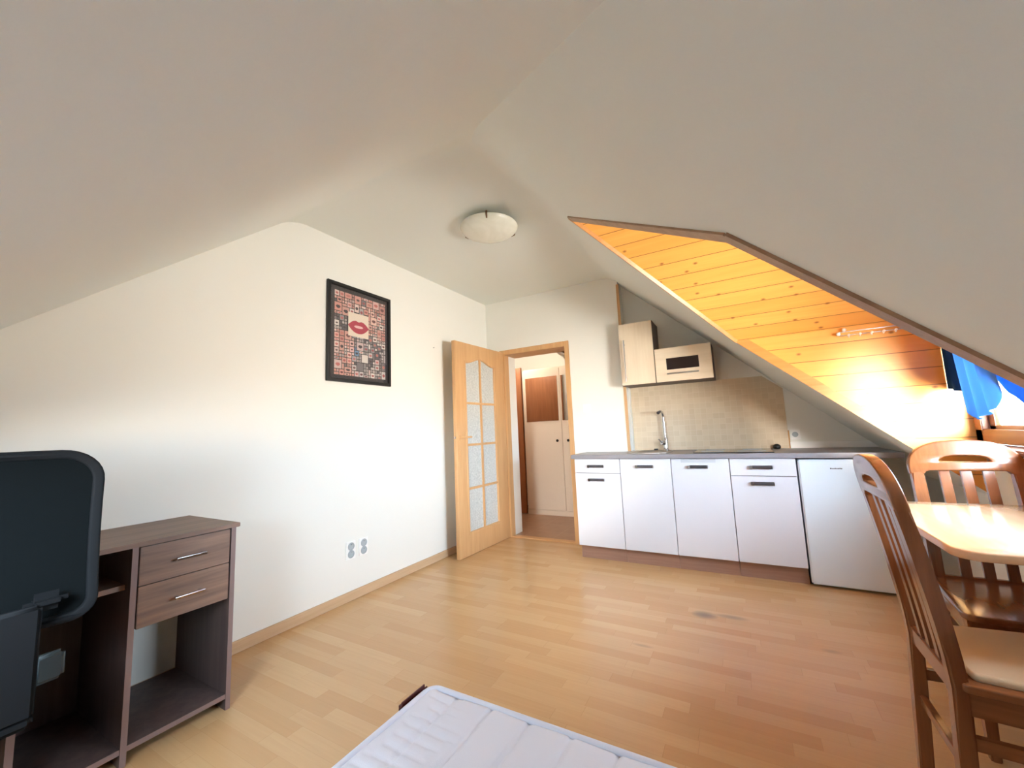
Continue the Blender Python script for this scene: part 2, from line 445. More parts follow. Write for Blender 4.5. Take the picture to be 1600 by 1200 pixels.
bm.faces.new((a5, a4, w2, w1)); bm.faces.new((a4, k4, w3, w2)); bm.faces.new((k4, l1, w4, w3)); bm.faces.new((l1, a5, w1, w4))
bm.edges.ensure_lookup_table()
cr = [e for e in bm.edges if {e.verts[0], e.verts[1]} in ({a2, a3}, {a3, a4}, {a4, a5})]
bmesh.ops.bevel(bm, geom=cr, offset=0.11, segments=8, affect='EDGES', profile=0.5)
bmesh.ops.triangulate(bm, faces=[f for f in bm.faces if len(f.verts) > 4])
struct(link('ceiling', bm, M['ceil'], smooth=12), 'white attic ceiling, flat part and two sloping sides', 'ceiling')

# ------------------------------------------------------------------ dormer lined with pine boards
def quad_uv(bm, pts, uvs):
    uvl = bm.loops.layers.uv.get('UVMap') or bm.loops.layers.uv.new('UVMap')
    f = bm.faces.new([bm.verts.new(p) for p in pts])
    for l, uv in zip(f.loops, uvs): l[uvl].uv = uv
XE = KX + 0.02
def cheek(name, y, label):
    bm = B()
    pts = [(EX, y, EZ), (XE, y, EZ), (XE, y, zs(XE))]
    quad_uv(bm, pts, [(p[0], p[2]) for p in pts])
    return struct(link(name, bm, M['pine'], weld=False), label, 'wall')
cheek('wall_dormer_far', YF, 'pine boarded side wall of the dormer above the worktop')
cheek('wall_dormer_near', YN, 'pine boarded side wall of the dormer')
rl = math.hypot(AY - YF, AZ - EZ)
for nm, y, sgn in (('ceiling_dormer_far', YF, 1), ('ceiling_dormer_near', YN, -1)):
    bm = B()
    pts = [(EX, y, EZ), (XE, y, EZ), (XE, AY, AZ), (AX, AY, AZ)]
    quad_uv(bm, pts, [(EX, EZ), (XE, EZ), (XE, EZ + rl), (AX, EZ + rl)])
    struct(link(nm, bm, M['pine'], weld=False), 'sloping pine board ceiling of the dormer', 'ceiling')
bm = B()   # gable above the window
for pts in ([(KX, YF, WZ1), (KX, YN, WZ1), (KX, YN, EZ), (KX, AY, AZ), (KX, YF, EZ)],
            [(KX, YF, WZ0 - .03), (KX, WY0, WZ0 - .03), (KX, WY0, WZ1), (KX, YF, WZ1)],
            [(KX, YN, WZ0 - .03), (KX, WY1, WZ0 - .03), (KX, WY1, WZ1), (KX, YN, WZ1)]):
    quad_uv(bm, pts, [(p[1], p[2]) for p in pts])
struct(link('wall_window_gable', bm, M['pine'], weld=False), 'pine boarded gable around the dormer window', 'wall')

# trim boards around the dormer opening, lying on the slope
nrm = Vector((-MX, 0, -1)).normalized()      # into the room
def slope_pt(x, y): return Vector((x, y, zs(x)))
def board(name, p, q, side, w, t, m, label, inn=-0.03):
    p = slope_pt(*p); q = slope_pt(*q); d = (q - p).normalized(); s = d.cross(nrm).normalized()
    if s.dot(side) < 0: s = -s
    bm = B(); vs = []
    for base in (p - d * 0.0, q + d * 0.0):
        for (a, b_) in ((inn, -0.05), (w, -0.05), (w, t), (inn, t)):
            vs.append(bm.verts.new(base + s * a + nrm * b_))
    for i in range(4): bm.faces.new((vs[i], vs[(i + 1) % 4], vs[4 + (i + 1) % 4], vs[4 + i]))
    bm.faces.new(vs[:4][::-1]); bm.faces.new(vs[4:])
    return struct(link(name, bm, m), label, 'trim')
board('trim_1', (AX, AY), (EX, YF), Vector((0, 1, 0)), 0.014, 0.010, M['trimwood'], 'varnished pine trim on the far upper edge of the dormer opening', -.008)
board('trim_2', (EX, YF), (3.33, YF), Vector((0, 1, 0)), 0.006, 0.006, M['trimwood'], 'thin pine trim on the far lower edge of the dormer opening', -.004)
board('trim_3', (AX, AY), (EX, YN), Vector((0, -1, 0)), 0.012, 0.008, M['trimbrown'], 'brown trim on the near upper edge of the dormer opening')
board('trim_4', (EX, YN), (KX, YN), Vector((0, -1, 0)), 0.020, 0.010, M['trimbrown'], 'brown trim on the near lower edge of the dormer opening')
struct(boxobj('trim_5', M['beech_z'], None, 1.528, 1.553, -0.006, 0.004, 0.886, 2.50), 'upright wooden edge strip beside the wall cabinet', 'trim')
struct(boxobj('trim_6', M['white_plastic'], None, 2.80, 3.34, YK - 0.022, YK, 0.886, 0.935, bev=.002), 'white wall strip behind the worktop end', 'trim')
struct(boxobj('trim_7', M['trimwood'], None, 2.793, 2.801, YK - 0.012, YK, 0.886, 1.03), 'small wooden end strip beside the tiles', 'trim')
struct(boxobj('baseboard_left', M['beech_y'], None, 0.0, 0.016, YB, -0.0, 0.0, 0.062, bev=.003), 'light wooden skirting along the left wall', 'baseboard')
struct(boxobj('baseboard_back', M['beech_x'], None, 0.016, 0.17, -0.016, 0.0, 0.0, 0.062, bev=.003), 'light wooden skirting behind the open door', 'baseboard')

# ------------------------------------------------------------------ window of the dormer
win = struct(empty('window_1', (KX, AY, WZ0)), 'brown wooden dormer window', 'window')
bm = B(); f = 0.055
def frame_boxes(bm, x0, x1, ya, yb, za, zb, f, bev=.004):
    box(bm, x0, x1, ya - f, ya, za, zb, bev); box(bm, x0, x1, yb, yb + f, za, zb, bev)
    box(bm, x0, x1, yb, ya, za, za + f, bev); box(bm, x0, x1, yb, ya, zb - f, zb, bev)
frame_boxes(bm, KX - 0.03, KX + 0.07, WY0 + .04, WY1 - .04, WZ0 - .01, WZ1, 0.07)
link('window_frame', bm, M['winwood'], win, smooth=40)
for i, (ya, yb) in enumerate(((WY0 - .03, -1.65), (-1.65, WY1 + .03))):
    bm = B(); frame_boxes(bm, KX + 0.0, KX + 0.055, ya, yb, WZ0 + .02, WZ1 - .05, 0.06)
    s = link('window_sash', bm, M['winwood'], win, smooth=40)
    boxobj('pane', M['glass'], s, KX + .022, KX + .028, yb + .06, ya - .06, WZ0 + .08, WZ1 - .11)
    bm = B(); box(bm, KX - .012, KX, -1.68 + i * .06 - .014, -1.68 + i * .06 + .014, 1.24, 1.31, .003); box(bm, KX - .04, KX - .028, -1.68 + i * .06 - .009, -1.68 + i * .06 + .009, 1.17, 1.28, .003)
    box(bm, KX - .03, KX - .01, -1.68 + i * .06 - .006, -1.68 + i * .06 + .006, 1.262, 1.275)
    link('sash_handle', bm, M['white_plastic'], s, smooth=40)
bm = B(); box(bm, KX - .14, KX + .01, YN + .002, YF - .002, 0.925, 0.95, .006)
link('window_sill', bm, M['winwood'], win, smooth=40)
boxobj('sill_edge', M['white_plastic'], win, KX - .012, KX + .002, YN + .002, YF - .002, 0.885, 0.9245)
bm = B(); box(bm, KX - 0.012, KX + .001, WY0 - .165, WY0 - .125, 1.045, 1.125, .004)
link('sash_stop', bm, M['cream'], win, smooth=40)

# added roof window, unseen behind the camera, to let in more daylight
w2r = struct(empty('fill_window', (1.4, -4.1, 1.1)), 'added small roof window, unseen, letting fill daylight in behind the bed', 'window')
def sl2(x, y, d=0.0):
    n = Vector((0, MY, -1)).normalized()
    return Vector((x, y, H - MY * (Y0 - y))) - n * d
def roofbar(bm, xa, xb, ya, yb, d0=-.01, d1=.09):
    vs = [bm.verts.new(sl2(x, y, d)) for d in (d0, d1) for (x, y) in ((xa, ya), (xb, ya), (xb, yb), (xa, yb))]
    for i in range(4): bm.faces.new((vs[i], vs[(i + 1) % 4], vs[4 + (i + 1) % 4], vs[4 + i]))
    bm.faces.new(vs[:4][::-1]); bm.faces.new(vs[4:])
bm = B()
roofbar(bm, RW[0], RW[1], RW[2], RW[2] - .04); roofbar(bm, RW[0], RW[1], RW[3] + .04, RW[3])
roofbar(bm, RW[0], RW[0] + .04, RW[2] - .04, RW[3] + .04); roofbar(bm, RW[1] - .04, RW[1], RW[2] - .04, RW[3] + .04)
link('window_frame', bm, M['winwood'], w2r)
bm = B(); roofbar(bm, RW[0] + .04, RW[1] - .04, RW[2] - .04, RW[3] + .04, .05, .055); link('pane', bm, M['glass'], w2r)

# ------------------------------------------------------------------ curtains
def sheet(name, P, nu, nv, m, parent=None, th=0.0025, smooth=60):
    """cloth from P(u,v)->Vector, given a real thickness"""
    bm = B(); g = [[bm.verts.new(P(i / nu, j / nv)) for i in range(nu + 1)] for j in range(nv + 1)]
    for j in range(nv):
        for i in range(nu): bm.faces.new((g[j][i], g[j][i + 1], g[j + 1][i + 1], g[j + 1][i]))
    bmesh.ops.recalc_face_normals(bm, faces=bm.faces)
    bmesh.ops.solidify(bm, geom=bm.faces[:], thickness=th)
    return link(name, bm, m, parent, smooth=smooth)

def lerp(a, b_, t): return a + (b_ - a) * t
XC = KX - 0.075
# rod
rod = thing('curtain_rod', (XC + .03, AY, 1.585), 'thin curtain rod across the dormer window, partly behind the slope', 'curtain rod')
bm = B(); tube(bm, [(XC + .030, YF - .005, 1.585), (XC + .030, YN + .005, 1.585)], 0.009); link('rod', bm, M['blackm'], rod, smooth=40)
def interp(tab, t):
    for (a, za), (b_, zb) in zip(tab, tab[1:]):
        if t <= b_: return lerp(za, zb, max(0.0, (t - a) / (b_ - a)))
    return tab[-1][1]
def tail(u, v):
    hem = [(0.0, 1.22), (0.10, 1.20), (0.20, 1.115), (0.30, 1.078), (0.60, 1.098), (0.88, 1.126), (1.0, 1.20)]
    y = lerp(-.86 - .27 * u, -.925 - .335 * u, v)
    x = XC - .036 + 0.014 * math.sin(u * 2 * PI * 3.3 + 0.5 * v)
    return Vector((x, y, lerp(1.575, interp(hem, u), v)))
c1 = sheet('curtain', tail, 60, 24, M['curtain'])
tag(c1, 'light blue gathered curtain tail hanging at the far side of the dormer window', 'curtain')
def shaded_fold(u, v):
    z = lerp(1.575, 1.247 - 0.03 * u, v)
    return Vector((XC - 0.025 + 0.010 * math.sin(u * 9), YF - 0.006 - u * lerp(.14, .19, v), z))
cd = sheet('curtain_shaded_fold', shaded_fold, 14, 10, M['curtain_shaded'], None)  # edge fold of the same curtain, shade put into its colour
cd.parent = c1; cd['label'] = 'edge fold of the blue curtain, its shade painted in navy'
def swag(u, v):
    y = lerp(-1.055, YN + 0.05, u)
    hem = [(1.055, 1.46), (1.10, 1.40), (1.13, 1.335), (1.19, 1.262), (1.26, 1.195), (1.31, 1.172), (1.38, 1.125), (1.46, 1.12), (1.56, 1.30), (1.68, 1.50), (2.6, 1.52)]
    z = lerp(1.58, interp(hem, -y), v)
    x = XC + 0.001 + 0.009 * math.sin(v * 2 * PI * 2.6 + u * 9)
    return Vector((x, y, z))
c2 = sheet('curtain', swag, 110, 36, M['curtain_less_lit'])
tag(c2, 'blue curtain swag, painted darker as less lit, draped across the top of the dormer window', 'curtain')

# ------------------------------------------------------------------ hallway
struct(boxobj('wall_hall_left', M['wall'], None, -0.85, -0.75, 0.2, 1.8, 0.0, 2.6), 'hallway side wall', 'wall')
struct(boxobj('wall_hall_back', M['wall'], None, -0.85, 1.6, 1.7, 1.8, 0.0, 2.6), 'hallway end wall', 'wall')
struct(boxobj('wall_hall_right', M['wall'], None, 1.45, 1.545, 0.25, 1.8, 0.0, 2.6), 'hallway right wall', 'wall')
struct(boxobj('ceiling_hall', M['ceil'], None, -0.85, 1.6, 0.2, 1.8, 2.35, 2.45), 'hallway ceiling', 'ceiling')
bm = B()
vs = [bm.verts.new(p) for p in ((0.30, .25, 2.36), (1.46, .25, 1.35), (1.46, 1.72, 1.35), (0.30, 1.72, 2.36), (0.30, .25, 2.40), (1.5, .25, 1.40), (1.5, 1.72, 1.40), (0.30, 1.72, 2.40))]
for q in ((0, 1, 2, 3), (7, 6, 5, 4), (0, 4, 5, 1), (3, 2, 6, 7), (1, 5, 6, 2), (0, 3, 7, 4)): bm.faces.new([vs[i] for i in q])
struct(link('ceiling_hall_slope', bm, M['ceil']), 'sloping part of the hallway ceiling', 'ceiling')
d2 = struct(empty('door_2', (-0.45, 1.12, 0)), 'brown wooden door at the end of the hallway', 'door')
boxobj('door_leaf', M['brown_door'], d2, -0.70, -0.165, 1.10, 1.14, 0.01, 2.0, bev=.003)
boxobj('door_lining', M['brown_door'], d2, -0.75, -0.70, 1.08, 1.7, 0.0, 2.05, bev=.003)
d3 = struct(empty('door_3', (-0.25, 0.27, 0)), 'brown wooden door on the hallway side of the wall', 'door')
boxobj('door_leaf', M['brown_door'], d3, -0.70, 0.10, 0.252, 0.285, 0.01, 2.0, bev=.003)

wd = thing('wardrobe', (0.4, 1.12, 0), 'cream built-in wardrobe with two mirrored doors at the end of the hallway', 'wardrobe')
boxobj('body', M['wardrobe'], wd, -0.155, 1.10, 1.14, 1.68, 0.0, 1.96)
boxobj('plinth', M['wardrobe'], wd, -0.155, 1.10, 1.125, 1.14, 0.0, 0.062)
for (xa, xb, ma, mb, kx) in ((-0.15, 0.402, -0.105, 0.37, 0.342), (0.408, 0.96, 0.425, 0.90, 0.495)):
    d_ = boxobj('door', M['wardrobe'], wd, xa, xb, 1.12, 1.139, 0.07, 1.94, bev=.002)
    boxobj('mirror', M['mirror'], d_, ma, mb, 1.115, 1.1195, 1.235, 1.835)
    bm = B(); lathe(bm, [(.006, 0), (.006, -.012), (.016, -.018), (.018, -.026), (.012, -.034), (.001, -.036)], (kx, 1.12, 0.97), 20, 'Y')
    k_ = link('knob', bm, M['blackm'], d_, smooth=40)

# ------------------------------------------------------------------ room door, open against the left wall
dr = struct(empty('door_1', (0.6, 0, 0)), 'open beech door with eight glass panes and its frame', 'door')
bm = B()
for (xa, xb, za, zb) in ((0.17, DL + .012, 0, 2.02), (DR - .012, 1.003, 0, 2.02), (DL + .012, DR - .012, DT - .012, 2.02)):
    box(bm, xa, xb, -0.014, 0.0, za, zb, .003)
link('casing', bm, M['beech_z'], dr, smooth=40)
bm = B()
box(bm, DL, DL + .012, 0, 0.075, 0, DT); box(bm, DR - .012, DR, 0, 0.25, 0, DT); box(bm, DL, DR, 0, 0.25, DT - .012, DT)
link('lining', bm, M['beech_z'], dr)
boxobj('threshold', M['beech_x'], dr, DL, DR, -0.012, 0.06, 0.0, 0.012, bev=.004)
# leaf in local frame: s along the width from the hinge, z up, thickness t; maps to world
LW, LH = 0.835, 1.985
hinge = Vector((0.205, -0.022, 0.006)); ang = math.radians(-92.0)
du = Vector((math.cos(ang), math.sin(ang), 0)); dn = Vector((math.sin(ang), -math.cos(ang), 0)) * -1
if dn.x < 0: dn = -dn     # face towards the room
def leaf(s, z, t): return hinge + du * s + Vector((0, 0, z)) + dn * t
gs0, gs1, gz0 = 0.175, 0.695, 0.185
def arch(inset=0.0, n=10):
    """closed opening outline with cathedral top"""
    a, b_ = gs0 + inset, gs1 - inset; mid = (a + b_) / 2
    pts = [(a, gz0 + inset), (b_, gz0 + inset)]
    def top(s):
        t = abs(s - mid) / ((b_ - a) / 2)
        return 1.862 - inset - 0.055 * (0.5 - 0.5 * math.cos(PI * min(1, t / .92)))
    for i in range(2 * n + 1):
        s = b_ + (a - b_) * i / (2 * n); pts.append((s, top(s)))
    return pts
bm = B()
curve_shape(bm, [[(0, 0), (LW, 0), (LW, LH), (0, LH)], arch()], 0.020, 0.003, lambda v: leaf(v.x, v.y, v.z))
lf = link('door_leaf', bm, M['beech_z'], dr, smooth=40)
bm = B()
curve_shape(bm, [arch(), arch(0.012)], 0.024, 0.004, lambda v: leaf(v.x, v.y, v.z))
link('glazing_bead', bm, M['beech_z'], lf, smooth=40)
bm = B()
m_ = (gs0 + gs1) / 2
def lbox(bm, s0, s1, z0, z1, t0, t1, bev=.002):
    box(bm, s0, s1, z0, z1, t0, t1, bev, xf=lambda v: leaf(v.x, v.y, v.z))
lbox(bm, m_ - .011, m_ + .011, gz0, 1.862, -.017, .017)
for z in (0.592, 1.0, 1.40): lbox(bm, gs0, gs1, z - .011, z + .011, -.0165, .0165)
link('glazing_bars', bm, M['beech_z'], lf, smooth=40)
bm = B(); curve_shape(bm, [arch(0.004)], 0.003, 0.0, lambda v: leaf(v.x, v.y, v.z)); link('glass', bm, M['frost'], lf)
for sgn in (1, -1):
    bm = B()
    lbox(bm, LW - .072, LW - .032, 1.045, 1.10, sgn * .020, sgn * .026)
    lbox(bm, LW - .072, LW - .032, .895, .955, sgn * .020, sgn * .026)
    tube(bm, [leaf(LW - .052, 1.075, sgn * .026), leaf(LW - .052, 1.075, sgn * .058), leaf(LW - .066, 1.075, sgn * .064), leaf(LW - .165, 1.075, sgn * .062)], [.010, .010, .010, .008], 12)
    link('handle', bm, M['beech_x'] if sgn > 0 else M['beech_x'], lf, smooth=50)
bm = B(); box(bm, LW, LW + .0025, .95, 1.16, -.011, .011, xf=lambda v: leaf(v.x, v.y, v.z)); box(bm, LW + .002, LW + .012, 1.065, 1.085, -.007, .007, .002, xf=lambda v: leaf(v.x, v.y, v.z))
link('latch_plate', bm, M['chrome'], lf)
for z in (.22, 1.02, 1.76):
    bm = B(); tube(bm, [(0.195, -.024, z), (0.195, -.024, z + .07)], .008, 10)
    link('hinge', bm, M['steel'], dr, smooth=40)

# ------------------------------------------------------------------ wall fittings on the left wall
def poster():
    ya, yb, za, zb = -2.072, -1.492, 1.523, 2.25
    t = thing('framed_poster', (0, (ya + yb) / 2, za), 'black framed collage poster of many lips hanging on the long white wall', 'picture')
    bm = B()
    def R_(y0, y1, z0, z1): return [(y0, z0), (y1, z0), (y1, z1), (y0, z1)]
    curve_shape(bm, [R_(ya, yb, za, zb), R_(ya + .02, yb - .02, za + .02, zb - .02)], .011, .002, lambda v: Vector((v.z + .014, v.x, v.y)))
    link('frame', bm, M['black'], t, smooth=40)
    boxobj('backing', plain('charcoal_mount', srgb(56, 52, 56), .6), t, .002, .009, ya + .01, yb - .01, za + .01, zb - .01)
    # print
    bm = B(); cl = bm.loops.layers.float_color.new('Col')
    def poly(pts, col, x):
        f = bm.faces.new([bm.verts.new((x, p[0], p[1])) for p in pts])
        for l in f.loops: l[cl] = col
    ia, ib, ja, jb = ya + .058, yb - .044, za + .048, zb - .052
    poly(R_(ia, ib, ja, jb), srgb(50, 46, 50), .0095)
    def lips(cy, cz, w, h, col, x, inner=None):
        n = 24; pts = []
        for i in range(n):
            a = 2 * PI * i / n; c, s = math.cos(a), math.sin(a)
            y = w / 2 * c
            tip = (1 - abs(c) ** 2.2)
            z = h / 2 * (tip * (1.0 if s < 0 else 0.9)) * (1 if s >= 0 else -1) if abs(s) > 1e-6 else 0
            if s > 0: z -= h * .13 * math.exp(-(c / .22) ** 2)
            pts.append((cy + y, cz + z))
        poly(pts, col, x)
        if inner:
            poly([(cy + w * .22 * math.cos(2 * PI * i / 16), cz - h * .02 + h * .10 * math.sin(2 * PI * i / 16)) for i in range(16)], inner, x + .0002)
    W_, H_ = ib - ia, jb - ja
    big = (ia + W_ * .25, ia + W_ * .64, ja + H_ * .485, ja + H_ * .775)
    def ov(a, b_):
        return a[0] < b_[1] and b_[0] < a[1] and a[2] < b_[3] and b_[2] < a[3]
    rnd = random.Random(11)
    G = 22; rows = int(G * H_ / W_)
    used = [[False] * G for _ in range(rows)]
    u = W_ / G; w_ = H_ / rows
    for j in range(rows):
        for i in range(G):
            if used[j][i]: continue
            s = rnd.choice((1, 1, 2, 2, 2, 3)) if rnd.random() < .8 else 1
            s2 = s if rnd.random() < .7 else max(1, s - 1)
            while i + s > G or any(used[j][k] for k in range(i, min(G, i + s))): s -= 1
            s2 = min(s2, rows - j)
            r = (ia + i * u, ia + (i + s) * u, ja + j * w_, ja + (j + s2) * w_)
            for jj in range(j, j + s2):
                for k in range(i, i + s): used[jj][k] = True
            if ov(r, big): 
                if r[0] >= big[0] - u * .5 and r[1] <= big[1] + u * .5 and r[2] >= big[2] - w_ * .5 and r[3] <= big[3] + w_ * .5: continue
            fx = (i + s / 2) / G; fz = (j + s2 / 2) / rows
            warm = (fz > .72) or (fx < .35 and fz < .52) or (fx > .62 and fz > .5)
            if warm and rnd.random() < .82:
                c = rnd.choice(((222, 176, 164), (212, 156, 146), (228, 196, 184), (204, 160, 150), (218, 182, 178), (192, 140, 132), (224, 204, 198)))
            else:
                c = rnd.choice(((196, 192, 190), (150, 146, 148), (222, 216, 210), (120, 116, 120), (176, 170, 172), (90, 88, 96), (206, 186, 184)))
            if .36 < fx < .46 and .25 < fz < .36: c = (110, 150, 186)
            g_ = .0028
            poly(R_(r[0] + g_, r[1] - g_, r[2] + g_, r[3] - g_), srgb(*c), .0100)
            if s >= 2 and rnd.random() < .8:
                lc = rnd.choice(((160, 84, 88), (190, 110, 108), (110, 70, 74), (70, 60, 66), (190, 120, 112)))
                lips((r[0] + r[1]) / 2, (r[2] + r[3]) / 2, (r[1] - r[0]) * .62, (r[3] - r[2]) * .42, srgb(*lc), .0103)
            elif rnd.random() < .5:
                lips((r[0] + r[1]) / 2, (r[2] + r[3]) / 2, (r[1] - r[0]) * .5, (r[3] - r[2]) * .3, srgb(90, 70, 74), .0103)
    poly(R_(*big), srgb(232, 220, 204), .0106)
    lips((big[0] + big[1]) / 2, (big[2] + big[3]) / 2 - .01, W_ * .40, H_ * .175, srgb(176, 62, 82), .0109, srgb(232, 196, 196))
    me_bm = bm
    for v in me_bm.verts: v.co -= t.location
    me = bpy.data.meshes.new('print'); me_bm.to_mesh(me); me_bm.free(); me.materials.append(M['poster'])
    o = bpy.data.objects.new('print', me); COL.objects.link(o); o.parent = t
    boxobj('glazing', glass_mat('picture_glass', transp=.96), t, .0125, .0135, ya + .018, yb - .018, za + .018, zb - .018)
poster()

def outlet(y, z, label, group=None):
    t = thing('wall_outlet', (0, y, z), label, 'outlet', 'pair of wall outlets')
    boxobj('plate', M['white_plastic'], t, 0.0, .010, y - .041, y + .041, z - .060, z + .060, bev=.004)
    for dz in (-.026, .026):
        bm = B()
        ring = [(y + .0 + .024 * math.cos(2 * PI * k / 24), z + dz + .024 * math.sin(2 * PI * k / 24)) for k in range(25)]
        tube(bm, [(.011, a, b_) for a, b_ in ring], .0032, 6, cap=False)
        lathe(bm, [(.021, .0095), (.021, .0105)], (0, y, z + dz), 24, 'X')
        link('socket_ring', bm, M['grey_line'], t, smooth=60)
        bm = B(); tube(bm, [(.0105, y, z + dz + .013), (.022, y, z + dz + .013)], .0024, 8)
        link('earth_pin', bm, M['steel'], t)
outlet(-1.862, 0.336, 'white double wall outlet on the long white wall, the one nearer the desk')
outlet(-1.752, 0.336, 'white double wall outlet on the long white wall, the one nearer the door')

sw = thing('light_switch', (1.155, 0, 1.312), 'square white light switch on the wall between door and kitchen units', 'switch')
boxobj('plate', M['white_plastic'], sw, 1.115, 1.195, -.010, 0, 1.272, 1.352, bev=.004)
boxobj('rocker', M['white_plastic'], sw, 1.127, 1.183, -.015, -.0095, 1.284, 1.340, bev=.002)
nl = B(); tube(nl, [(0.0, -.934, 1.935), (.014, -.934, 1.937)], .004, 8)
tag(link('nail', nl, M['steel'], None, smooth=40, origin=(0, -.934, 1.935)), 'small nail in the white wall between poster and door', 'nail')

# ------------------------------------------------------------------ ceiling lamp
lc = Vector((1.065, -1.565, H))
lt = thing('ceiling_lamp', lc, 'round frosted glass ceiling lamp held by three small clips', 'ceiling lamp')
bm = B(); prof = [(.07, 0), (.07, -.05)]; lathe(bm, prof, lc, 40); link('mount', bm, M['white_plastic'], lt, smooth=40)
bm = B(); R0 = .20
prof = [(R0, -.045), (R0 + .002, -.048)] + [(R0 * math.cos(a), -.048 - .062 * math.sin(a)) for a in [math.radians(d) for d in range(4, 90, 6)]] + [(.002, -.110)]
lathe(bm, prof, lc, 64); link('glass_shade', bm, M['lamp'], lt, smooth=50)
for a in (math.radians(-62), math.radians(58), math.radians(178)):
    c, s = math.cos(a), math.sin(a); bm = B()
    tube(bm, [lc + Vector((c * .10, s * .10, -.004)), lc + Vector((c * (R0 - .01), s * (R0 - .01), -.030)), lc + Vector((c * (R0 + .006), s * (R0 + .006), -.042)), lc + Vector((c * (R0 + .004), s * (R0 + .004), -.056)), lc + Vector((c * (R0 - .02), s * (R0 - .02), -.072))], .006, 8)
    link('clip', bm, M['bronze'], lt, smooth=40)

# ------------------------------------------------------------------ kitchen base units
YFR = -0.4056; YPL = -0.360; ZC = 0.1126; ZW = 0.8496; ZT = 0.885
U = [1.1456, 1.5492, 1.9558, 2.3657, 2.7763]
def shell_handle(parent, cx, z, w=.135):
    bm = B()
    # curved pull: flat bar with a rolled front and bright ends
    prof = [(0, .011), (-.012, .013), (-.020, .008), (-.022, -.002), (-.018, -.009), (-.015, -.006), (-.017, .0), (-.014, .005), (0, .005)]
    va = [bm.verts.new((cx - w / 2, YFR + p[0] - .0, z + p[1])) for p in prof]
    vb = [bm.verts.new((cx + w / 2, YFR + p[0] - .0, z + p[1])) for p in prof]
    n = len(prof)
    for i in range(n): bm.faces.new((va[i], va[(i + 1) % n], vb[(i + 1) % n], vb[i]))
    bm.faces.new(va[::-1]); bm.faces.new(vb)
    h = link('handle', bm, M['handle_dark'], parent, smooth=40)
    h['label'] = 'dark steel shell handle'
    for xa, xb in ((cx - w / 2 - .006, cx - w / 2 + .014), (cx + w / 2 - .003, cx + w / 2 + .003)):
        e = boxobj('handle_end', M['chrome'], parent, xa, xb, YFR - .023, YFR, z - .011, z + .013, bev=.002); e['label'] = 'bright handle end'
def base_unit(i, label, split, extra=None):
    xa, xb = U[i], U[i + 1]
    t = thing('base_cabinet', ((xa + xb) / 2, 0, 0), label, 'cabinet')
    yb = -.004 if i == 0 else YK - .003
    bm = B()
    if i == 1:      # open inside for the basin
        box(bm, xa + .001, xa + .017, YFR + .020, yb, ZC + .002, ZW - .002); box(bm, xb - .017, xb - .001, YFR + .020, yb, ZC + .002, ZW - .002)
        box(bm, xa + .017, xb - .017, YFR + .020, yb, ZC + .002, ZC + .018); box(bm, xa + .017, xb - .017, YFR + .020, YFR + .036, ZW - .08, ZW - .002)
    else: box(bm, xa + .001, xb - .001, YFR + .020, yb, ZC + .002, ZW - .002)
    link('body', bm, M['cab_white'] if i == 0 else M['cab_white'], t)
    g = .0024
    if split:
        dr_ = boxobj('drawer', M['cab_white'], t, xa + g, xb - g, YFR, YFR + .018, split + g, ZW - .003, bev=.0012)
        shell_handle(dr_, (xa + xb) / 2 - .005, 0.785)
        d_ = boxobj('door', M['cab_white'], t, xa + g, xb - g, YFR, YFR + .018, ZC, split - g, bev=.0012)
        shell_handle(d_, (xa + xb) / 2 - .005, 0.670)
    else:
        d_ = boxobj('door', M['cab_white'], t, xa + g, xb - g, YFR, YFR + .018, ZC, ZW - .003, bev=.0012)
        shell_handle(d_, (xa + xb) / 2 - (.0 if i == 1 else .01), 0.785)
        if i == 2:
            q = boxobj('vent_plate', M['pale_grey'], d_, xa + .075, xb - .09, YFR - .003, YFR, .818, .845, bev=.001)
    bm = B(); box(bm, xa + (.008 if i == 0 else .001), xb - (.001 if i == 1 else .001), YPL, YPL + .016, 0.0, ZC - .002)
    p = link('plinth', bm, M['plinth'], t); p['label'] = 'brown wooden plinth board'
    bm = B(); box(bm, xa + .004, xb - .004, YFR + .0185, YFR + .0195, ZC, ZW - .002); link('gap_shade_sheet', bm, M['cab_gap'], t)  # dark sheet behind the fronts, painting shade into their gaps
base_unit(0, 'white kitchen base cabinet with drawer and door, nearest the hallway door', 0.727)
base_unit(1, 'white kitchen base cabinet with one door, under the tap', None)
base_unit(2, 'white kitchen base cabinet with a pale grey plate above its handle', None)
base_unit(3, 'white kitchen base cabinet with drawer and door, beside the refrigerator', 0.722)
fr = thing('refrigerator', (3.01, -.15, 0), 'small white refrigerator under the right end of the worktop', 'refrigerator')
boxobj('body', M['fridge'], fr, 2.786, 3.236, YFR + .045, .10, .012, .838, bev=.006)
fd = boxobj('door', M['fridge'], fr, 2.784, 3.238, YFR - .006, YFR + .040, .018, .838, bev=.008)
bm = B(); x = 2.96
for i, w in enumerate((.007, .005, .006, .006, .004, .007, .005, .006)):
    box(bm, x, x + w, YFR - .0072, YFR - .0058, .776, .776 + (.006 if i % 3 else .008)); x += w + .0025
link('badge', bm, M['handle_dark'], fd)
for xx in (2.80, 3.20):
    for yy in (YFR + .07, .05):
        bm = B(); lathe(bm, [(.014, 0), (.014, .018)], (xx, yy, 0), 14); link('foot', bm, M['black'], fr)

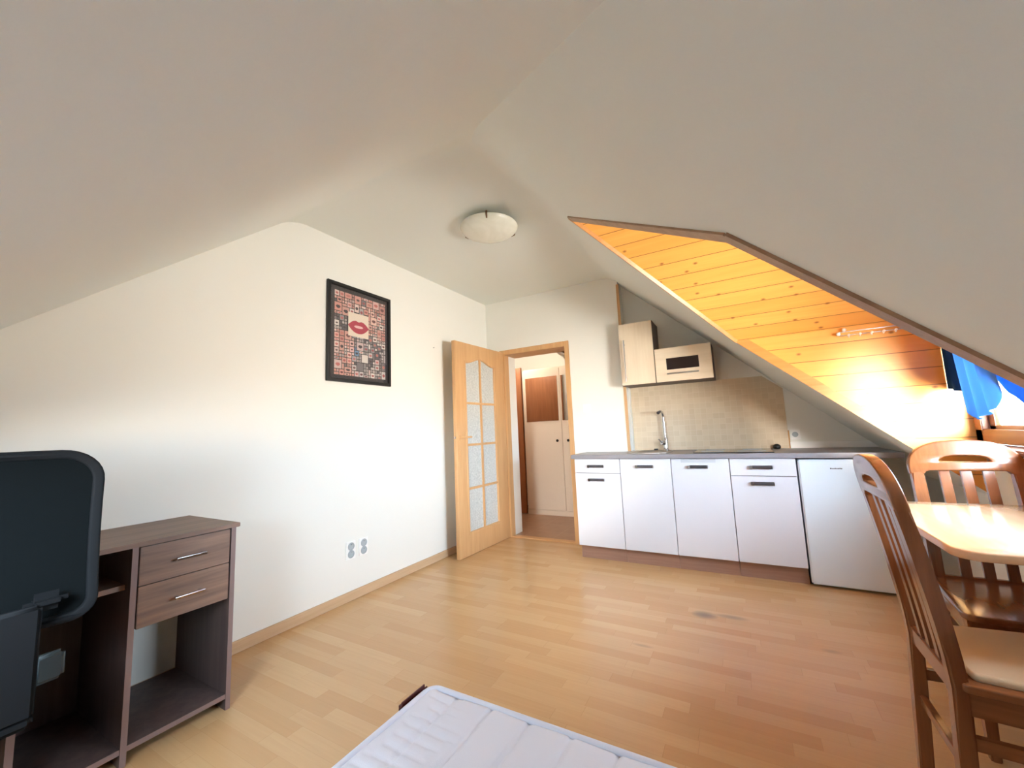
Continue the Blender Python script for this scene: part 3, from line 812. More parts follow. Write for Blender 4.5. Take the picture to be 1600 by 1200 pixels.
# worktop: in front of the door wall on the left, deeper inside the niche
wt = thing('worktop', (2.2, 0, ZW), 'long grey kitchen worktop over the white base cabinets and refrigerator', 'worktop')
XL, XR = 1.128, 3.335
SK = (1.585, 1.925, -.33, .055)     # sink cut-out
def rr(x0, x1, y0, y1, r, n=6):
    pts = []
    for cx, cy, a0 in ((x1 - r, y1 - r, 0), (x0 + r, y1 - r, 90), (x0 + r, y0 + r, 180), (x1 - r, y0 + r, 270)):
        for k in range(n + 1):
            a = math.radians(a0 + 90 * k / n); pts.append((cx + r * math.cos(a), cy + r * math.sin(a)))
    return pts
bm = B()
out = [(XL, -.003), (XL, YFR - .022), (XR, YFR - .022), (XR, YK - .002), (1.544, YK - .002), (1.544, -.003)]
curve_shape(bm, [out, rr(SK[0] + .02, SK[1] - .02, SK[2] + .02, SK[3] - .02, .05)], (ZT - ZW) / 2, .003, lambda v: Vector((v.x, v.y, v.z + (ZT + ZW) / 2)))
link('board', bm, M['worktop'], wt, smooth=40)
boxobj('front_edge', M['worktop_edge'], wt, XL + .002, XR - .002, YFR - .0235, YFR - .0218, ZW + .003, ZT - .003)

sk = thing('kitchen_sink', (1.8, -.13, ZT), 'stainless steel sink set into the worktop below the tap', 'sink')
bm = B()
def ringlist(specs):
    rings = [[Vector((x, y, z)) for x, y in rr(*s)] for (s, z) in specs]
    vr = [[bm.verts.new(p) for p in r] for r in rings]
    for a, b_ in zip(vr, vr[1:]):
        n = len(a)
        for k in range(n): bm.faces.new((a[k], a[(k + 1) % n], b_[(k + 1) % n], b_[k]))
    return vr
s = SK
vr = ringlist([((s[0], s[1], s[2], s[3], .06), ZT + .0005), ((s[0], s[1], s[2], s[3], .06), ZT + .004), ((s[0] + .02, s[1] - .02, s[2] + .02, s[3] - .02, .05), ZT + .004),
               ((s[0] + .03, s[1] - .03, s[2] + .03, s[3] - .03, .05), ZT - .01), ((s[0] + .045, s[1] - .045, s[2] + .045, s[3] - .045, .05), ZT - .15), ((s[0] + .08, s[1] - .08, s[2] + .08, s[3] - .08, .05), ZT - .16)])
bm.faces.new(vr[-1])
link('basin', bm, M['steel'], sk, smooth=50)
bm = B(); lathe(bm, [(.040, 0), (.040, .002), (.012, .003)], (1.755, -.14, ZT - .16), 24); link('drain', bm, M['chrome'], sk, smooth=40)
bm = B(); lathe(bm, [(.016, 0), (.016, .006), (.019, .008), (.019, .016), (.001, .018)], (1.765, .075, ZT + .0005), 20); link('pop_up_knob', bm, M['blackm'], sk, smooth=40)

fc = thing('kitchen_tap', (1.85, .085, ZT), 'tall chrome kitchen tap standing behind the sink', 'tap')
bx, by = 1.853, .085
bm = B(); lathe(bm, [(.026, 0), (.026, .008), (.021, .012), (.021, .10), (.018, .11), (.012, .115)], (bx, by, ZT), 24); link('base', bm, M['chrome'], fc, smooth=40)
bm = B(); pts = [(bx, by, ZT + .10), (bx - .004, by, ZT + .30)]
for k in range(1, 9):
    a = PI * .62 * k / 8; pts.append((bx - .004 - .010 * (1 - math.cos(a)), by - .055 * (1 - math.cos(a)), ZT + .30 + .055 * math.sin(a)))
tube(bm, pts, .0115, 14); link('spout', bm, M['chrome'], fc, smooth=50)
bm = B(); e = Vector(pts[-1]); d_ = (Vector(pts[-1]) - Vector(pts[-2])).normalized(); tube(bm, [e - d_ * .002, e + d_ * .045], [.0125, .014], 14); q = link('spout_head', bm, M['handle_dark'], fc, smooth=40)
bm = B(); tube(bm, [(bx - .004, by - .005, ZT + .065), (bx - .03, by - .035, ZT + .072)], [.018, .020], 16); tube(bm, [(bx - .03, by - .035, ZT + .074), (bx - .045, by - .075, ZT + .105)], [.006, .005], 10)
link('lever', bm, M['chrome'], fc, smooth=40)

ck = thing('cooktop', (2.38, -.12, ZT), 'flat black glass cooktop set on the worktop right of the sink', 'cooktop')
boxobj('glass_plate', M['cooktop'], ck, 2.12, 2.66, -.36, .09, ZT + .0003, ZT + .006, bev=.002)
for (cx, cy, r) in ((2.25, -.24, .08), (2.52, -.22, .095), (2.26, -.01, .07), (2.53, -.0, .07)):
    bm = B(); tube(bm, [(cx + r * math.cos(2 * PI * k / 40), cy + r * math.sin(2 * PI * k / 40), ZT + .0062) for k in range(41)], .0012, 6, cap=False)
    link('heating_ring', bm, M['grey_line'], ck)
bm = B(); lathe(bm, [(.020, 0), (.026, .006), (.028, .020), (.020, .032), (.008, .038), (.001, .039)], (2.705, .105, ZT + .0005), 20)
tag(link('stopper', bm, M['black'], None, smooth=50, origin=(2.705, .105, ZT)), 'small round black knob lying at the back of the worktop near the tile edge', 'stopper')

# tiled splashback with a cut corner under the slope
bm = B(); pts = [(1.560, ZT + .001), (2.793, ZT + .001), (2.793, 1.375), (2.655, 1.492), (1.560, 1.492)]
curve_shape(bm, [pts], .004, .0, lambda v: Vector((v.x, YK - .005 + v.z, v.y)))
tag(link('splashback', bm, M['tile']), 'beige mosaic tile splashback on the wall behind sink and cooktop', 'splashback')
oc = thing('wall_outlet', (2.835, YK, 1.0), 'pale wall outlet on the kitchen wall right of the tiles', 'outlet')
boxobj('plate', M['white_plastic'], oc, 2.805, 2.875, YK - .010, YK, .955, 1.035, bev=.003)
bm = B(); lathe(bm, [(.021, -.0125), (.021, -.010)], (2.84, YK, .995), 20, 'Y'); link('socket', bm, M['grey_line'], oc)

# wall cabinets
WF, WB = -.15, YK - .002
def wall_cab(name, xa, xb, za, zb, label):
    t = thing(name, ((xa + xb) / 2, WB, za), label, 'cabinet')
    boxobj('body', M['wenge'], t, xa, xb, WF + .019, WB, za - .0, zb)
    return t
uc = wall_cab('wall_cabinet', 1.556, 1.853, 1.487, 2.057, 'tall narrow cream wall cabinet with a long upright handle')
d_ = boxobj('door', M['cream'], uc, 1.5575, 1.8515, WF, WF + .018, 1.489, 2.055, bev=.002)
bm = B(); tube(bm, [(1.602, WF - .028, 1.52), (1.602, WF - .028, 1.90)], .006, 10)
for z in (1.56, 1.86): tube(bm, [(1.602, WF - .028, z), (1.602, WF, z)], .005, 8)
link('handle', bm, M['steel'], d_, smooth=40)
um = wall_cab('wall_cabinet', 1.857, 2.311, 1.487, 1.785, 'wide low cream wall cabinet with a dark glass panel in its flap')
d_ = boxobj('flap_door', M['cream_x'], um, 1.8585, 2.3095, WF, WF + .018, 1.489, 1.783, bev=.002)
boxobj('glass_panel', M['dark_glass'], d_, 1.952, 2.210, WF - .0015, WF + .001, 1.590, 1.690)
bm = B(); tube(bm, [(1.955, WF - .026, 1.552), (2.205, WF - .026, 1.552)], .006, 10)
for x in (1.98, 2.18): tube(bm, [(x, WF - .026, 1.552), (x, WF, 1.552)], .005, 8)
link('handle', bm, M['steel'], d_, smooth=40)

# ------------------------------------------------------------------ hook rail on the dormer cheek
hr = thing('hook_rail', (3.18, YF, 1.63), 'small white wire hook rail with round knobs on the pine boards', 'hook rail')
yy = YF - .028
bm = B()
za_, zb_ = 1.628, 1.606
loop = []
xa, xb = 3.045, 3.325
for k in range(7): a = math.radians(90 + 180 * k / 6); loop.append((xa + .012 * math.cos(a), yy, (za_ + zb_) / 2 + (za_ - zb_) / 2 * math.sin(a)))
for k in range(7): a = math.radians(-90 + 180 * k / 6); loop.append((xb + .012 * math.cos(a), yy, (za_ + zb_) / 2 + (za_ - zb_) / 2 * math.sin(a)))
loop.append(loop[0]); tube(bm, loop, .003, 8, cap=False)
for x in (xa + .02, xb - .02): tube(bm, [(x, yy, za_), (x, YF, za_ + .012)], .004, 8)
link('wire_loop', bm, M['steel'], hr, smooth=50)
for (x, z) in ((xa + .02, za_ + .012), (xb - .02, za_ + .012), (xa - .010, (za_ + zb_) / 2)):
    bm = B(); bmesh.ops.create_uvsphere(bm, u_segments=14, v_segments=10, radius=.011, matrix=Matrix.Translation((x, yy - .004, z))); link('knob', bm, M['white_plastic'], hr, smooth=60)
for k in range(5):
    x = xa + .035 + k * .053; bm = B()
    tube(bm, [(x, yy, zb_), (x, yy - .008, zb_ - .014), (x, yy - .022, zb_ - .016), (x, yy - .028, zb_ - .006)], .0025, 8)
    bmesh.ops.create_uvsphere(bm, u_segments=12, v_segments=8, radius=.007, matrix=Matrix.Translation((x, yy - .028, zb_ - .004)))
    link('hook', bm, M['white_plastic'], hr, smooth=50)

# ------------------------------------------------------------------ desk
dk = thing('desk', (.24, -3.35, 0), 'grey-brown wooden desk with two drawers standing against the long white wall', 'desk')
XF = .472; YR = -2.845; YD = -3.180; YL = -3.95; ZD = .765
bm = B(); box(bm, .004, XF + .012, YL - .01, YR + .012, ZD - .018, ZD, .002); link('desk_top', bm, M['oak_y'], dk, smooth=40)
boxobj('side_panel', M['oak_dark'], dk, .006, XF, YR - .018, YR, 0.0, ZD - .018)
boxobj('side_panel', M['oak_dark'], dk, .006, XF, YL, YL + .018, 0.0, ZD - .018)
boxobj('divider_panel', M['oak_dark'], dk, .006, XF, YD - .018, YD, 0.0, ZD - .018)
boxobj('divider_panel', M['oak_dark'], dk, .006, XF, -3.465, -3.447, 0.0, .592)
boxobj('bottom_shelf', M['oak_dark'], dk, .012, XF - .004, -3.447, YD - .018, .045, .063)
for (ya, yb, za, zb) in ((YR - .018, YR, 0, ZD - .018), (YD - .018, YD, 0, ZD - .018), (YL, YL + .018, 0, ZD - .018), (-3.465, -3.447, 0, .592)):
    q = boxobj('edge_band', M['edge_band'], dk, XF, XF + .0015, ya, yb, za, zb); q['label'] = 'paler front edge of the panel, caught light painted in'
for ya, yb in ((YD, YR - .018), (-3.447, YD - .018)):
    q = boxobj('edge_band', M['edge_band'], dk, XF - .004, XF - .0025, ya, yb, .045, .063); q['label'] = 'paler front edge of the shelf, caught light painted in'
boxobj('back_panel', M['oak_dark'], dk, .006, .012, YL + .018, YD - .018, .03, ZD - .018)
boxobj('back_panel', M['oak_dark'], dk, .006, .012, YD, YR - .018, .42, ZD - .018)
boxobj('bottom_shelf', M['oak_dark'], dk, .012, XF - .004, YD + .0, YR - .018, .045, .063)
boxobj('keyboard_shelf', M['oak_y'], dk, .05, XF - .05, YL + .018, YD - .018, .592, .610)
for (z0, z1, lb) in ((.602, .742, 'upper'), (.450, .599, 'lower')):
    d_ = boxobj('drawer', M['oak_y'], dk, .06, XF - .002, YD + .006, YR - .022, z0, z1, bev=.0015)
    zc = (z0 + z1) / 2 + .0
    bm = B(); yc0, yc1 = -3.068, -2.965
    box(bm, XF + .020, XF + .028, yc0, yc1, zc - .005, zc + .005, .0015)
    for y in (yc0 + .012, yc1 - .012): box(bm, XF - .002, XF + .022, y - .004, y + .004, zc - .004, zc + .004)
    link('handle', bm, M['chrome'], d_, smooth=40)

# ------------------------------------------------------------------ office chair, seen from behind
oc_ = thing('office_chair', (.62, -3.66, 0), 'black mesh office chair standing at the desk, its back to the room', 'office chair')
cy = -3.655
def back(v):    # v.x across, v.y up, v.z thickness
    z = v.y; u = v.x
    bend = -.05 * (1 - (2 * u / .5) ** 2) * .6 - .02 * math.sin((z - .62) / .5 * PI)
    return Vector((.845 + bend + .004 * (z - .62) / .5 + v.z, cy + u, z))
def rrect(w0, w1, z0, z1, r0, r1, n=8, ins=0):
    pts = []
    w0 -= ins; w1 -= ins; z0 += ins; z1 -= ins
    for (cx, cz, r, a0) in ((w1 - r1, z1 - r1, r1, 0), (-(w1 - r1), z1 - r1, r1, 90), (-(w0 - r0), z0 + r0, r0, 180), (w0 - r0, z0 + r0, r0, 270)):
        for k in range(n + 1):
            a = math.radians(a0 + 90 * k / n); pts.append((cx + r * math.cos(a), cz + r * math.sin(a)))
    # densify for bending
    res = []
    for a, b_ in zip(pts, pts[1:] + pts[:1]):
        d = math.hypot(b_[0] - a[0], b_[1] - a[1]); k = max(1, int(d / .03))
        for i in range(k): res.append((a[0] + (b_[0] - a[0]) * i / k, a[1] + (b_[1] - a[1]) * i / k))
    return res
bm = B(); curve_shape(bm, [rrect(.262, .258, .66, 1.114, .05, .085), rrect(.262, .258, .66, 1.114, .04, .073, ins=.012)], .010, .006, back)
bk = link('back_frame', bm, M['blackmat'], oc_, smooth=50)
# mesh panel as a grid so that it can bend
bm = B(); nu, nv = 24, 28; g = {}
def half_w(z):
    zt, zb, r1, r0 = 1.104, .668, .078, .055; w = lerp(.255, .251, (z - zb) / (zt - zb))
    if z > zt - r1: w -= r1 - math.sqrt(max(0, r1 ** 2 - (z - zt + r1) ** 2))
    if z < zb + r0: w -= r0 - math.sqrt(max(0, r0 ** 2 - (zb + r0 - z) ** 2))
    return w
for j in range(nv + 1):
    z = lerp(.668, 1.104, .5 - .5 * math.cos(PI * j / nv)); w = half_w(z)
    for i in range(nu + 1): g[i, j] = bm.verts.new(back(Vector((lerp(-w, w, i / nu), z, 0))))
for j in range(nv):
    for i in range(nu):
        try: bm.faces.new((g[i, j], g[i + 1, j], g[i + 1, j + 1], g[i, j + 1]))
        except ValueError: pass
bmesh.ops.recalc_face_normals(bm, faces=bm.faces); bmesh.ops.solidify(bm, geom=bm.faces[:], thickness=.003)
link('back_mesh', bm, M['meshfab'], oc_, smooth=50)
bm = B(); box(bm, .835, .875, cy + .125, cy + .205, .705, .752, .018, 4); link('lumbar_knob', bm, M['blackmat'], oc_, smooth=50)
bm = B(); box(bm, .865, .890, cy + .075, cy + .155, .46, .73, .010, 3); box(bm, .60, .890, cy + .075, cy + .155, .44, .475, .012, 3)
link('back_bracket', bm, M['blackmat'], oc_, smooth=50)
bm = B(); box(bm, .36, .84, cy - .25, cy + .16, .475, .545, .030, 4); link('seat_cushion', bm, M['blackmat'], oc_, smooth=60)
bm = B(); tube(bm, [(.70, cy + .10, .46), (.78, cy + .19, .52)], .008, 10); box(bm, .775, .80, cy + .165, cy + .225, .50, .575, .010, 3); link('height_lever', bm, plain('grey_lever', srgb(48, 58, 62), .5), oc_, smooth=50)
bm = B(); lathe(bm, [(.028, .10), (.028, .26), (.018, .26), (.018, .44), (.06, .445), (.06, .47)], (.60, cy - .02, 0), 24); link('gas_column', bm, M['blackm'], oc_, smooth=40)
for k in range(5):
    a = 2 * PI * k / 5 + .3; c, s = math.cos(a), math.sin(a); bx_, by_ = .60, cy - .02
    bm = B(); tube(bm, [(bx_ + c * .02, by_ + s * .02, .115), (bx_ + c * .15, by_ + s * .15, .10), (bx_ + c * .26, by_ + s * .26, .075)], [.026, .020, .015], 10)
    lg = link('leg', bm, M['blackmat'], oc_, smooth=50)
    bm = B()
    for d in (-.014, .014):
        ctr = Vector((bx_ + c * .26 - s * d, by_ + s * .26 + c * d, .027)); ax_ = Vector((-s, c, 0))
        tube(bm, [ctr - ax_ * .009, ctr + ax_ * .009], .027, 18)
    tube(bm, [(bx_ + c * .26, by_ + s * .26, .03), (bx_ + c * .26, by_ + s * .26, .08)], .008, 8)
    link('castor', bm, M['blackmat'], lg, smooth=40)

# ------------------------------------------------------------------ bed: mattress on a burgundy base
BX0, BX1, BY0, BY1 = 1.672, 3.50, -2.925, -4.30
bb = thing('bed_base', (2.5, -3.6, 0), 'dark burgundy bed base showing at the corner under the mattress', 'bed base')
bm = B(); box(bm, BX0 - .022, BX1, BY1, BY0 - .05, .16, .345, .035, 5); link('frame', bm, M['burgundy'], bb, smooth=50)
bm = B(); box(bm, BX0 - .026, BX0 - .003, BY0 - .11, BY0 - .006, .17, .440, .010, 4); link('corner_post', bm, M['burgundy'], bb, smooth=50)
for (x, y) in ((BX0 + .08, BY0 - .14), (BX1 - .08, BY0 - .14), (BX0 + .08, BY1 + .08), (BX1 - .08, BY1 + .08)):
    bm = B(); lathe(bm, [(.024, 0), (.032, .16)], (x, y, 0), 16); link('leg', bm, M['black'], bb, smooth=40)
mt = thing('mattress', (2.5, -3.6, .35), 'white quilted mattress lying on the burgundy bed base', 'mattress')
bm = B(); nx, ny = 150, 120; gz = {}
def mh(x, y):
    z = .442
    dx = min(x - BX0, BX1 - x); dy = min(BY0 - y, y - BY1); e = min(dx, dy)
    z -= .016 * math.exp(-(e - .004) / .010)
    # quilting seams along y plus short shirred puckers near the left border
    ph = ((x - BX0 - .10) / .105) % 1.0; s = min(ph, 1 - ph) * .105
    if x > BX0 + .06: z -= .006 * math.exp(-(s / .005) ** 2)
    if x < BX0 + .26:
        row = int((y - BY1) / .034); r = random.Random(row); ph = ((y - BY1) / .034) % 1.0; s2 = min(ph, 1 - ph) * .034
        l0 = r.uniform(.02, .08); l1 = l0 + r.uniform(.04, .15)
        if l0 < x - BX0 < l1: z -= .0035 * math.exp(-(s2 / .006) ** 2)
    z += .0012 * math.sin(x * 31) * math.sin(y * 27)
    return z
xs_ = [BX0 + .006 + (BX1 - BX0 - .012) * (i / 300) for i in range(301)]
ys_ = [BY0 - .006 - (BY0 - BY1 - .012) * (j / 260) for j in range(261)]
g = [[bm.verts.new((x, y, mh(x, y))) for x in xs_] for y in ys_]
for j in range(260):
    for i in range(300): bm.faces.new((g[j][i], g[j][i + 1], g[j + 1][i + 1], g[j + 1][i]))
link('quilted_top', bm, M['mattress'], mt, smooth=80, weld=False)
bm = B(); box(bm, BX0 + .004, BX1 - .004, BY1 + .004, BY0 - .004, .352, .430, .016, 4); link('core', bm, M['mattress'], mt, smooth=60)
bm = B()
pp_ = rr(BX0 + .008, BX1 - .008, BY1 + .008, BY0 - .008, .03)
tube(bm, [(x, y, .436) for x, y in pp_] + [(pp_[0][0], pp_[0][1], .436)], .0075, 10, cap=False)
tube(bm, [(x, y, .360) for x, y in pp_] + [(pp_[0][0], pp_[0][1], .360)], .006, 10, cap=False)
link('piping', bm, M['mattress'], mt, smooth=60)

# ------------------------------------------------------------------ dining table
tb = thing('dining_table', (3.26, -1.86, 0), 'pine dining table with rounded corners standing in the dormer', 'table')
bm = B()
TX0, TX1, TY0, TY1 = 2.952, 3.555, -2.282, -1.485
pts = []
for (cx, cy_, r, a0) in ((TX1 - .08, TY1 - .08, .08, 0), (TX0 + .08, TY1 - .08, .08, 90), (TX0 + .055, TY0 + .055, .055, 180), (TX1 - .08, TY0 + .08, .08, 270)):
    for k in range(9): a = math.radians(a0 + 90 * k / 8); pts.append((cx + r * math.cos(a), cy_ + r * math.sin(a)))
curve_shape(bm, [pts], .0125, .005, lambda v: Vector((v.x, v.y, v.z + .7375)))
link('tabletop', bm, M['tablewood'], tb, smooth=40)
bm = B()
box(bm, TX1 - .045, TX1 - .02, -2.115, -1.62, .66, .725)
link('apron', bm, M['chairwood_x'], tb)
for y in (-1.66, -2.08):
    bm = B(); box(bm, 3.505, 3.545, y - .03, y + .03, .0, .725, .006); link('leg', bm, M['chairwood'], tb, smooth=40)
bm = B(); box(bm, 3.515, 3.535, -2.06, -1.68, .12, .19, .004); link('stretcher', bm, M['chairwood'], tb, smooth=40)

# ------------------------------------------------------------------ dining chairs, built facing +x with the rear posts at x = 0
def chair(label, with_cushion):
    t = thing('dining_chair', (0, 0, 0), label, 'chair', 'pine dining chairs at the table')
    def lean(v):
        z = v.z
        return Vector((v.x - (0 if z < .45 else .085 * ((z - .45) / .54) ** 1.25), v.y, z))
    HW = .172
    # arched head rail with a grip slot
    out = [(-HW, .865)]
    n = 24
    for k in range(n + 1):
        a = PI - PI * k / n; c, s_ = math.cos(a), math.sin(a)
        out.append((math.copysign(abs(c) ** .82, c) * HW, .885 + .110 * s_ ** .9 if s_ > 1e-6 else .885))
    out += [(HW, .865), (HW - .040, .865)]
    out += [(HW - .046, .874), (HW - .060, .878), (-HW + .060, .878), (-HW + .046, .874), (-HW + .040, .865)]
    slot = []
    for k in range(28):
        a = 2 * PI * k / 28; c, s_ = math.cos(a), math.sin(a)
        slot.append((math.copysign(abs(c) ** .7, c) * .082, .910 + (.030 * abs(s_) ** .8 if s_ > 0 else -.006 * abs(s_) ** .5)))
    bm = B(); curve_shape(bm, [out, slot], .017, .005, lambda v: lean(Vector((v.z + .014, v.x, v.y))))
    link('head_rail', bm, M['chairwood'], t, smooth=40)
    for s in (-1, 1):
        bm = B(); prev = None; zsx = [.0, .2, .43, .50, .58, .66, .74, .80, .865]
        rings = []
        for z in zsx:
            w = .040 if z > .4 else .034; ins = 0 if z > .4 else 0
            d = .034
            x_off = -.02 * (1 - z / .43) if z < .43 else 0
            pts4 = [(-.003 + x_off, s * (HW - w)), (d - .003 + x_off, s * (HW - w)), (d - .003 + x_off, s * HW), (-.003 + x_off, s * HW)]
            rings.append([bm.verts.new(lean(Vector((a, b_, z)))) for a, b_ in pts4])
        for a, b_ in zip(rings, rings[1:]):
            for k in range(4): bm.faces.new((a[k], a[(k + 1) % 4], b_[(k + 1) % 4], b_[k]))
        bm.faces.new(rings[0]); bm.faces.new(rings[-1][::-1])
        es = [e for e in bm.edges if abs(e.verts[0].co.z - e.verts[1].co.z) > .02]
        bmesh.ops.bevel(bm, geom=es, offset=.006, segments=3, affect='EDGES')
        link('leg', bm, M['chairwood'], t, smooth=40)
    for y in (-.066, 0, .066):
        bm = B()
        rings = []
        for z in (.452, .50, .58, .66, .74, .82, .880):
            rings.append([bm.verts.new(lean(Vector((a, b_, z)))) for a, b_ in ((.006, y - .016), (.022, y - .016), (.022, y + .016), (.006, y + .016))])
        for a, b_ in zip(rings, rings[1:]):
            for k in range(4): bm.faces.new((a[k], a[(k + 1) % 4], b_[(k + 1) % 4], b_[k]))
        bm.faces.new(rings[0]); bm.faces.new(rings[-1][::-1])
        bmesh.ops.bevel(bm, geom=[e for e in bm.edges if abs(e.verts[0].co.z - e.verts[1].co.z) > .02], offset=.003, segments=2, affect='EDGES')
        link('back_slat', bm, M['chairwood'], t, smooth=40)
    bm = B(); box(bm, .002, .026, -HW + .035, HW - .035, .405, .458, .004); link('lower_back_rail', bm, M['chairwood'], t, smooth=40)
    # seat
    def outline(ins=0, r=.045):
        P4 = [(.02 + ins, -.175 + ins), (.435 - ins, -.215 + ins), (.435 - ins, .215 - ins), (.02 + ins, .175 - ins)]
        res = []
        for i, p in enumerate(P4):
            a = Vector(P4[i - 1]); b_ = Vector(p); c = Vector(P4[(i + 1) % 4]); rr_ = r if i in (1, 2) else .006
            p0 = b_ + (a - b_).normalized() * rr_; p2 = b_ + (c - b_).normalized() * rr_
            for k in range(7):
                u = k / 6; res.append(tuple((1 - u) ** 2 * p0 + 2 * u * (1 - u) * b_ + u * u * p2))
        return res
    bm = B(); curve_shape(bm, [outline()], .011, .005, lambda v: Vector((v.x, v.y, v.z + .441)))
    link('seat', bm, M['chairwood_x'], t, smooth=40)
    if with_cushion:
        bm = B(); curve_shape(bm, [outline(.030, .05)], .010, .009, lambda v: Vector((v.x, v.y, v.z + .459)))
        q = link('seat_pad', bm, M['cushion'], t, smooth=60); q['label'] = 'beige fabric seat pad'
    bm = B()
    box(bm, .40, .42, -.185, .185, .375, .43, .003); box(bm, .028, .04, -.13, .13, .375, .43, .003)
    for s in (-1, 1): 
        rs = []
        for x in (.02, .41):
            yy_ = s * lerp(.158, .195, (x - .02) / .39)
            rs.append([bm.verts.new((x, yy_ + d, z)) for d, z in ((-.01, .375), (.01, .375), (.01, .43), (-.01, .43))])
        for k in range(4): bm.faces.new((rs[0][k], rs[0][(k + 1) % 4], rs[1][(k + 1) % 4], rs[1][k]))
        bm.faces.new(rs[0]); bm.faces.new(rs[1][::-1])
    link('seat_frame', bm, M['chairwood_x'], t, smooth=40)
    for s in (-1, 1):
        bm = B(); rings = []
        for z, w in ((0, .013), (.2, .016), (.43, .019)):
            cx, cy_ = .40, s * .188
            rings.append([bm.verts.new((cx + a * w, cy_ + b_ * w, z)) for a, b_ in ((-1, -1), (1, -1), (1, 1), (-1, 1))])
        for a, b_ in zip(rings, rings[1:]):
            for k in range(4): bm.faces.new((a[k], a[(k + 1) % 4], b_[(k + 1) % 4], b_[k]))
        bm.faces.new(rings[0]); bm.faces.new(rings[-1][::-1])
        bmesh.ops.bevel(bm, geom=[e for e in bm.edges if abs(e.verts[0].co.z - e.verts[1].co.z) > .02], offset=.004, segments=2, affect='EDGES')
        link('leg', bm, M['chairwood'], t, smooth=40)
        bm = B(); rs = []
        for x in (.01, .40):
            yy_ = s * lerp(.155, .188, x / .40)
            rs.append([bm.verts.new((x, yy_ + d, z)) for d, z in ((-.009, .295), (.009, .295), (.009, .325), (-.009, .325))])
        for k in range(4): bm.faces.new((rs[0][k], rs[0][(k + 1) % 4], rs[1][(k + 1) % 4], rs[1][k]))
        bm.faces.new(rs[0]); bm.faces.new(rs[1][::-1]); link('stretcher', bm, M['chairwood_x'], t)
    bm = B(); box(bm, .0, .018, -.15, .15, .225, .255, .003); link('stretcher', bm, M['chairwood'], t, smooth=40)
    return t
ch1 = chair('pine slat-back chair with beige seat pad, side-on at the left end of the table', True)
ch1.location = (2.878, -2.195, 0); ch1.rotation_euler = (0, 0, math.radians(0))
ch2 = chair('pine slat-back chair with bare wooden seat, facing the camera behind the table', False)
ch2.location = (3.275, -1.452, 0); ch2.rotation_euler = (0, 0, math.radians(-90))

# ------------------------------------------------------------------ light
w = bpy.data.worlds.new('sky'); sc.world = w; w.use_nodes = True
bg = w.node_tree.nodes['Background']
nt = w.node_tree; tc = nt.nodes.new('ShaderNodeTexCoord'); sp = nt.nodes.new('ShaderNodeSeparateXYZ'); nt.links.new(tc.outputs['Generated'], sp.inputs[0])
mr = nt.nodes.new('ShaderNodeMapRange'); mr.inputs['From Min'].default_value = -0.04; mr.inputs['From Max'].default_value = 0.04; nt.links.new(sp.outputs['Z'], mr.inputs['Value'])
nt.links.new(mixc(nt, mr.outputs[0], (1.0, 0.97, 0.89, 1), (0.68, 0.85, 1.0, 1)), bg.inputs['Color'])   # lit ground below, bright hazy sky above
dt = nt.nodes.new('ShaderNodeVectorMath'); dt.operation = 'DOT_PRODUCT'; dt.inputs[1].default_value = Vector((1.0, -0.50, 0.05)).normalized()
nt.links.new(tc.outputs['Generated'], dt.inputs[0])
glow = math_node(nt, 'POWER', math_node(nt, 'MAXIMUM', dt.outputs['Value'], 0.0), 3.0)
st = math_node(nt, 'ADD', 12.0, math_node(nt, 'MULTIPLY', glow, 70.0))     # sky glow added on the dormer side to light the room
nt.links.new(st, bg.inputs['Strength'])
def portal(loc, rot, sx, sy):
    l = bpy.data.lights.new('daylight_portal', 'AREA'); l.shape = 'RECTANGLE'; l.size = sx; l.size_y = sy
    l.cycles.is_portal = True
    o = bpy.data.objects.new('daylight_portal', l); COL.objects.link(o); o.location = loc; o.rotation_euler = rot
portal((KX + .10, AY, (WZ0 + WZ1) / 2), (0, math.radians(90), 0), WZ1 - WZ0, 1.8)
n2 = Vector((0, MY, -1)).normalized()
n2 = Vector((0, MY, -1)).normalized()
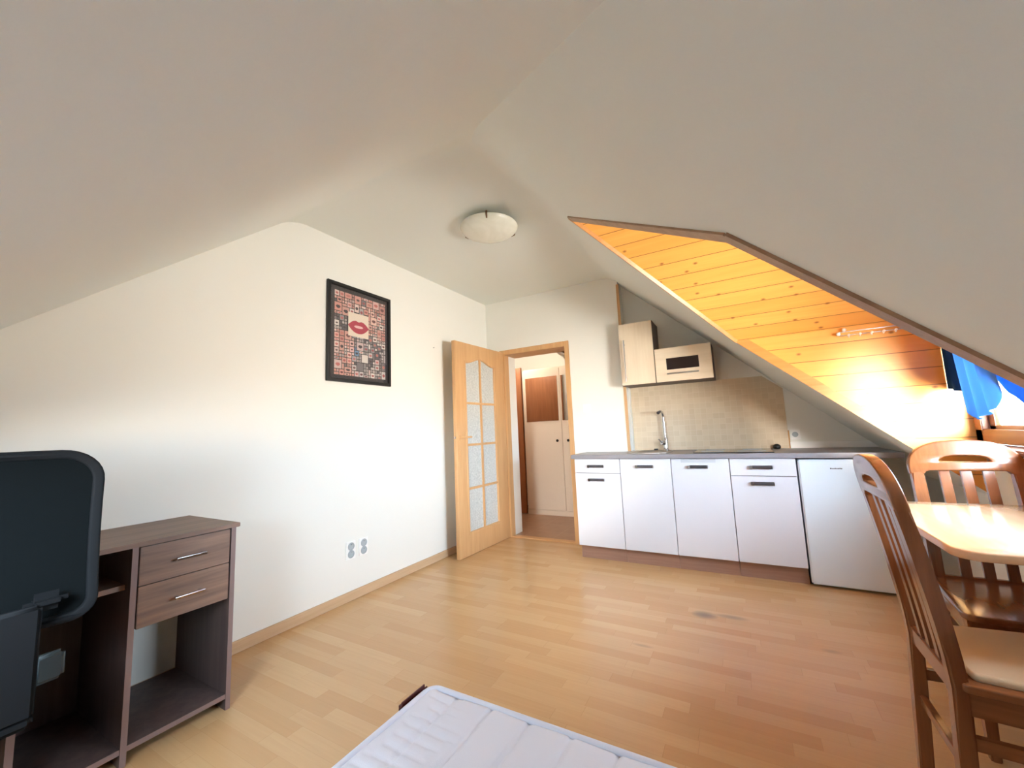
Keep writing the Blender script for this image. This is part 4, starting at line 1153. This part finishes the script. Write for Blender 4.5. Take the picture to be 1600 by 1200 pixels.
portal(sl2((RW[0] + RW[1]) / 2, (RW[2] + RW[3]) / 2, .12), n2.to_track_quat('-Z', 'X').to_euler(), .75, .65)
sun = bpy.data.lights.new('dormer_fill_sun', 'SUN'); sun.angle = math.radians(30); sun.energy = 26.0; sun.color = (1.0, .95, .86)  # soft sun added outside to brighten the dormer cheek
so = bpy.data.objects.new('dormer_fill_sun', sun); COL.objects.link(so); so.rotation_euler = Vector((-.17, .98, -.02)).to_track_quat('-Z', 'Y').to_euler()
hl = bpy.data.lights.new('hall_fill_light', 'POINT'); hl.energy = 11; hl.shadow_soft_size = .12; hl.color = (1.0, .84, .70)  # unseen warm light added to brighten the hallway
ho = bpy.data.objects.new('hall_fill_light', hl); COL.objects.link(ho); ho.location = (-.35, .72, 2.2)
# ------------------------------------------------------------------ camera
cam = bpy.data.cameras.new('camera'); co = bpy.data.objects.new('camera', cam); COL.objects.link(co)
yaw, pitch, roll = 0.5141, 0.1166, -0.043
fwd0 = Vector((-math.sin(yaw), math.cos(yaw), 0)); right = Vector((math.cos(yaw), math.sin(yaw), 0)); up = Vector((0, 0, 1))
fw = fwd0 * math.cos(pitch) + up * math.sin(pitch); up2 = up * math.cos(pitch) - fwd0 * math.sin(pitch)
r_ = right * math.cos(roll) + up2 * math.sin(roll); u_ = up2 * math.cos(roll) - right * math.sin(roll)
mt_ = Matrix((r_, u_, -fw)).transposed().to_4x4(); mt_.translation = Vector((2.4837, -3.8434, 1.1181))
co.matrix_world = mt_
cam.sensor_width = 36; cam.lens = 629.52 * 36 / 1600; cam.clip_start = 0.02
sc.camera = co
sc.view_settings.view_transform = 'Standard'; sc.view_settings.look = 'None'; sc.view_settings.gamma = 1
sc.view_settings.exposure = 0.8
sc.view_settings.use_curve_mapping = False
sc.cycles.max_bounces = 12; sc.cycles.diffuse_bounces = 8; sc.cycles.transparent_max_bounces = 12
sc.cycles.use_denoising = True
sc.cycles.sample_clamp_indirect = 8
sc.cycles.caustics_reflective = False; sc.cycles.caustics_refractive = False
